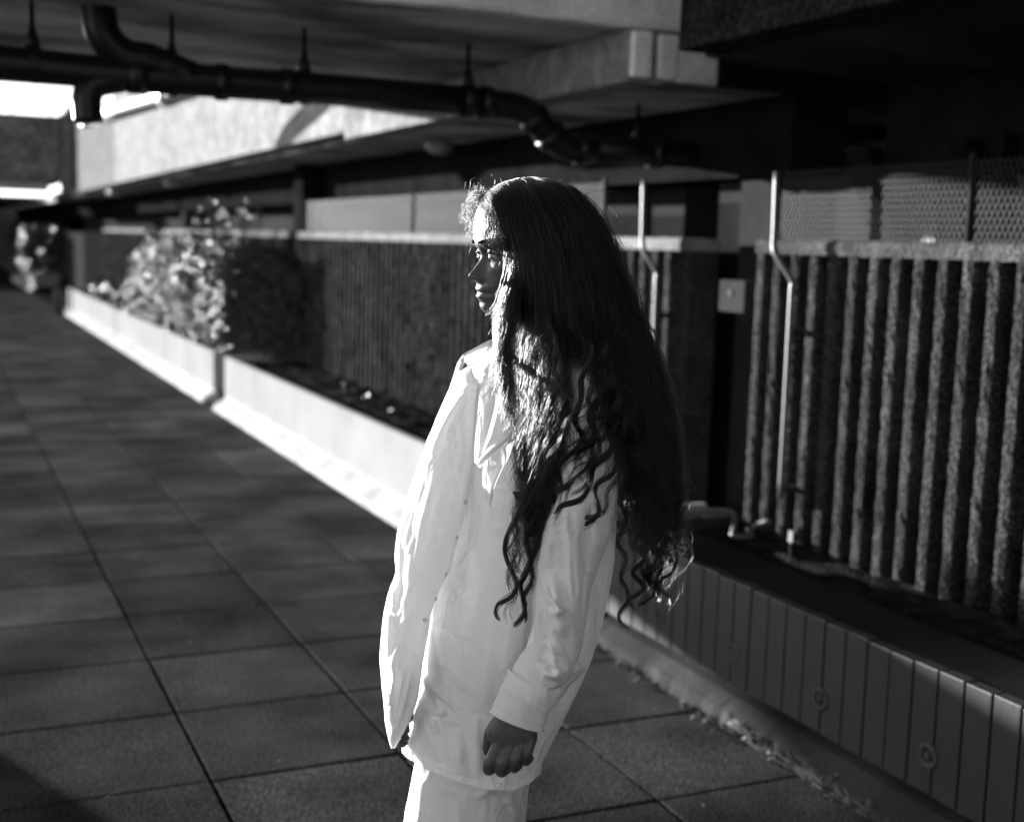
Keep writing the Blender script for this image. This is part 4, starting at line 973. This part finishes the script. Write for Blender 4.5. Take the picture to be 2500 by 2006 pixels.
wave([(1530, 1180, -.14), (1522, 1330, -.14), (1530, 1420, -.13), (1524, 1500, -.12), (1540, 1560, -.12)], 30, .008, .08, 39, .0003, .008)
rw = random.Random(5)
for k in range(16):
    x0 = rw.uniform(1440, 1525); y0_ = rw.uniform(860, 1000); x2 = rw.uniform(1320, 1400); y2 = y0_ + rw.uniform(230, 380)
    wave([(x0, y0_, -.188), (lerp(x0, x2, .22) + rw.uniform(0, 25), lerp(y0_, y2, .3), -.203), (lerp(x0, x2, .6) + rw.uniform(-5, 25), lerp(y0_, y2, .62), -.208), (x2, y2, -.192)], rw.randrange(5, 24), rw.uniform(.004, .009), rw.uniform(.05, .085), 60 + k, .00026, .006)
for k in range(9):
    x0 = rw.uniform(1245, 1330); y0_ = rw.uniform(1180, 1300)
    wave([(x0, y0_, -.172), (x0 - 8 + rw.uniform(-10, 10), y0_ + 80, -.175), (x0 - 16 + rw.uniform(-14, 12), y0_ + 160, -.175), (x0 - 22 + rw.uniform(-24, 12), y0_ + rw.uniform(200, 270), -.174)], rw.randrange(5, 20), rw.uniform(.004, .009), rw.uniform(.05, .085), 90 + k, .00026, .006)
for k in range(26):
    x0 = rw.uniform(1535, 1650); y0_ = rw.uniform(1000, 1250)
    wave([(x0 - 10, y0_, -.05), (x0, y0_ + 90, -.045), (x0 + rw.uniform(-15, 10), y0_ + 170, -.04), (x0 + rw.uniform(-25, 15), y0_ + rw.uniform(220, 300), -.04)], rw.randrange(10, 40), rw.uniform(.005, .012), rw.uniform(.055, .085), 110 + k, .0003, .010)
for k, (x, yy) in enumerate(((1560, 1300), (1585, 1310), (1605, 1290), (1625, 1300), (1640, 1270))):
    wave([(x - 6, yy - 200, -.04), (x, yy - 40, -.035), (x - 4 + 3 * k, yy + 60, -.03), (x - 8, yy + 130, -.03), (x - 16 + 4 * k, yy + 190, -.03)], 60, .011, .07, 40 + k, .0004, .008)
# flyaway hairs
rr = random.Random(99)
for k in range(420):
    t = rr.random(); gset = [g_mid, g_m2, g_back, g_b2][rr.randrange(4)]; G = polyl([P(*q) for q in gset], 40); i0 = rr.randrange(0, 32)
    p = G[i0] + rnd_dir() * .012; d = (G[i0 + 6] - G[i0]).normalized() * .6 + rnd_dir() * .6 + rgt * .25; pts = []
    for i in range(22):
        pts.append(p.copy()); d += Vector((rr.gauss(0, 1), rr.gauss(0, 1), rr.gauss(0, 1))) * .16 + Vector((0, 0, -.05)); d.normalize(); p += d * .0045
    strands.append((pts, .00022))
for k in range(90):
    p = P(rr.uniform(1148, 1300), rr.uniform(456, 520), rr.uniform(-.02, .05)); d = rgt * -.5 + dwn * .25 + rnd_dir() * .9; pts = []
    for i in range(16):
        pts.append(p.copy()); d += Vector((rr.gauss(0, 1), rr.gauss(0, 1), rr.gauss(0, 1))) * .45; d.normalize(); p += d * .0024
    strands.append(([push_out(q, .002) for q in pts], .00016))
hc = bpy.data.hair_curves.new('hair')
hc.add_curves([len(s[0]) for s in strands])
co_ = []; ra_ = []
for pts, r in strands:
    n = len(pts)
    for i, p in enumerate(pts):
        co_ += [p.x - PERSON_LOC.x, p.y - PERSON_LOC.y, p.z - PERSON_LOC.z]; ra_.append(r * (1.0 if i < n * .75 else lerp(1.0, .35, (i / n - .75) / .25)))
hc.position_data.foreach_set('vector', co_)
if 'radius' not in hc.attributes: hc.attributes.new('radius', 'FLOAT', 'POINT')
hc.attributes['radius'].data.foreach_set('value', ra_)
hc.materials.append(M_['hair'])
ho = bpy.data.objects.new('hair', hc); COL.objects.link(ho); ho.parent = person
# dark under-layer so that the mass of hair is not see-through
hu = MB()
def shell(gs, n, off, cut, r0=.0):
    G = [polyl([P(*q) for q in g], 40)[:int(40 * cut)] for g in gs]
    C = P(1320, 700, .03)
    rows = []
    for i in range(len(G[0])):
        row = []
        for k in range(n + 1):
            s = k / n * (len(G) - 1); gi = min(int(s), len(G) - 2); p = G[gi][i].lerp(G[gi + 1][i], s - gi)
            row.append(p)
        rows.append(row)
    # thickness towards the inside
    inner = [[p + fwd * off for p in row] for row in rows]
    ring = [row + inner[i][::-1] for i, row in enumerate(rows)]
    ring = [[push_out(p - (p - C).normalized() * .006, .002) for p in q] for q in ring]
    hu.grid(ring, True)
shell([[tuple(lerp(a, b, .25) for a, b in zip(p, q)) for p, q in zip(g_f2, g_mid)], g_mid], 6, .03, .46)
shell([g_mid, g_m2, g_back, g_b2], 18, .035, .80)
hu.build('hair_underlayer', 'hairbase', person, smooth=True)

# ------------------------------------------------------------------ light
SUN_AZ, SUN_EL = 22.5, 6.5                  # degrees left of the walkway direction (+Y); elevation
sd = Vector((-math.sin(R_(SUN_AZ)) * math.cos(R_(SUN_EL)), math.cos(R_(SUN_AZ)) * math.cos(R_(SUN_EL)), math.sin(R_(SUN_EL))))
sl = bpy.data.lights.new('sun', 'SUN'); sl.energy = 3.5; sl.angle = R_(0.53); sl.color = (1, 1, 1)
so = bpy.data.objects.new('sun', sl); COL.objects.link(so)
so.rotation_euler = sd.to_track_quat('Z', 'Y').to_euler(); so.location = sd * 30
w = bpy.data.worlds.new('World'); sc.world = w; w.use_nodes = True
wn = w.node_tree.nodes; wl = w.node_tree.links
sky = wn.new('ShaderNodeTexSky'); sky.sky_type = 'NISHITA'; sky.sun_disc = False
sky.sun_elevation = R_(SUN_EL); sky.sun_rotation = R_(-SUN_AZ)
bw = wn.new('ShaderNodeRGBToBW'); wl.new(sky.outputs[0], bw.inputs[0])     # monochrome film
wl.new(bw.outputs[0], wn['Background'].inputs['Color']); wn['Background'].inputs['Strength'].default_value = 0.05
sc.view_settings.view_transform = 'Standard'; sc.view_settings.look = 'None'; sc.view_settings.exposure = 2.7; sc.view_settings.gamma = 1.0
sc.render.engine = 'CYCLES'
sc.cycles.max_bounces = 8; sc.cycles.diffuse_bounces = 4; sc.cycles.transmission_bounces = 6; sc.cycles.glossy_bounces = 3
sc.cycles.sample_clamp_indirect = 3.0
sc.cycles.use_denoising = True
sc.cycles.use_adaptive_sampling = False
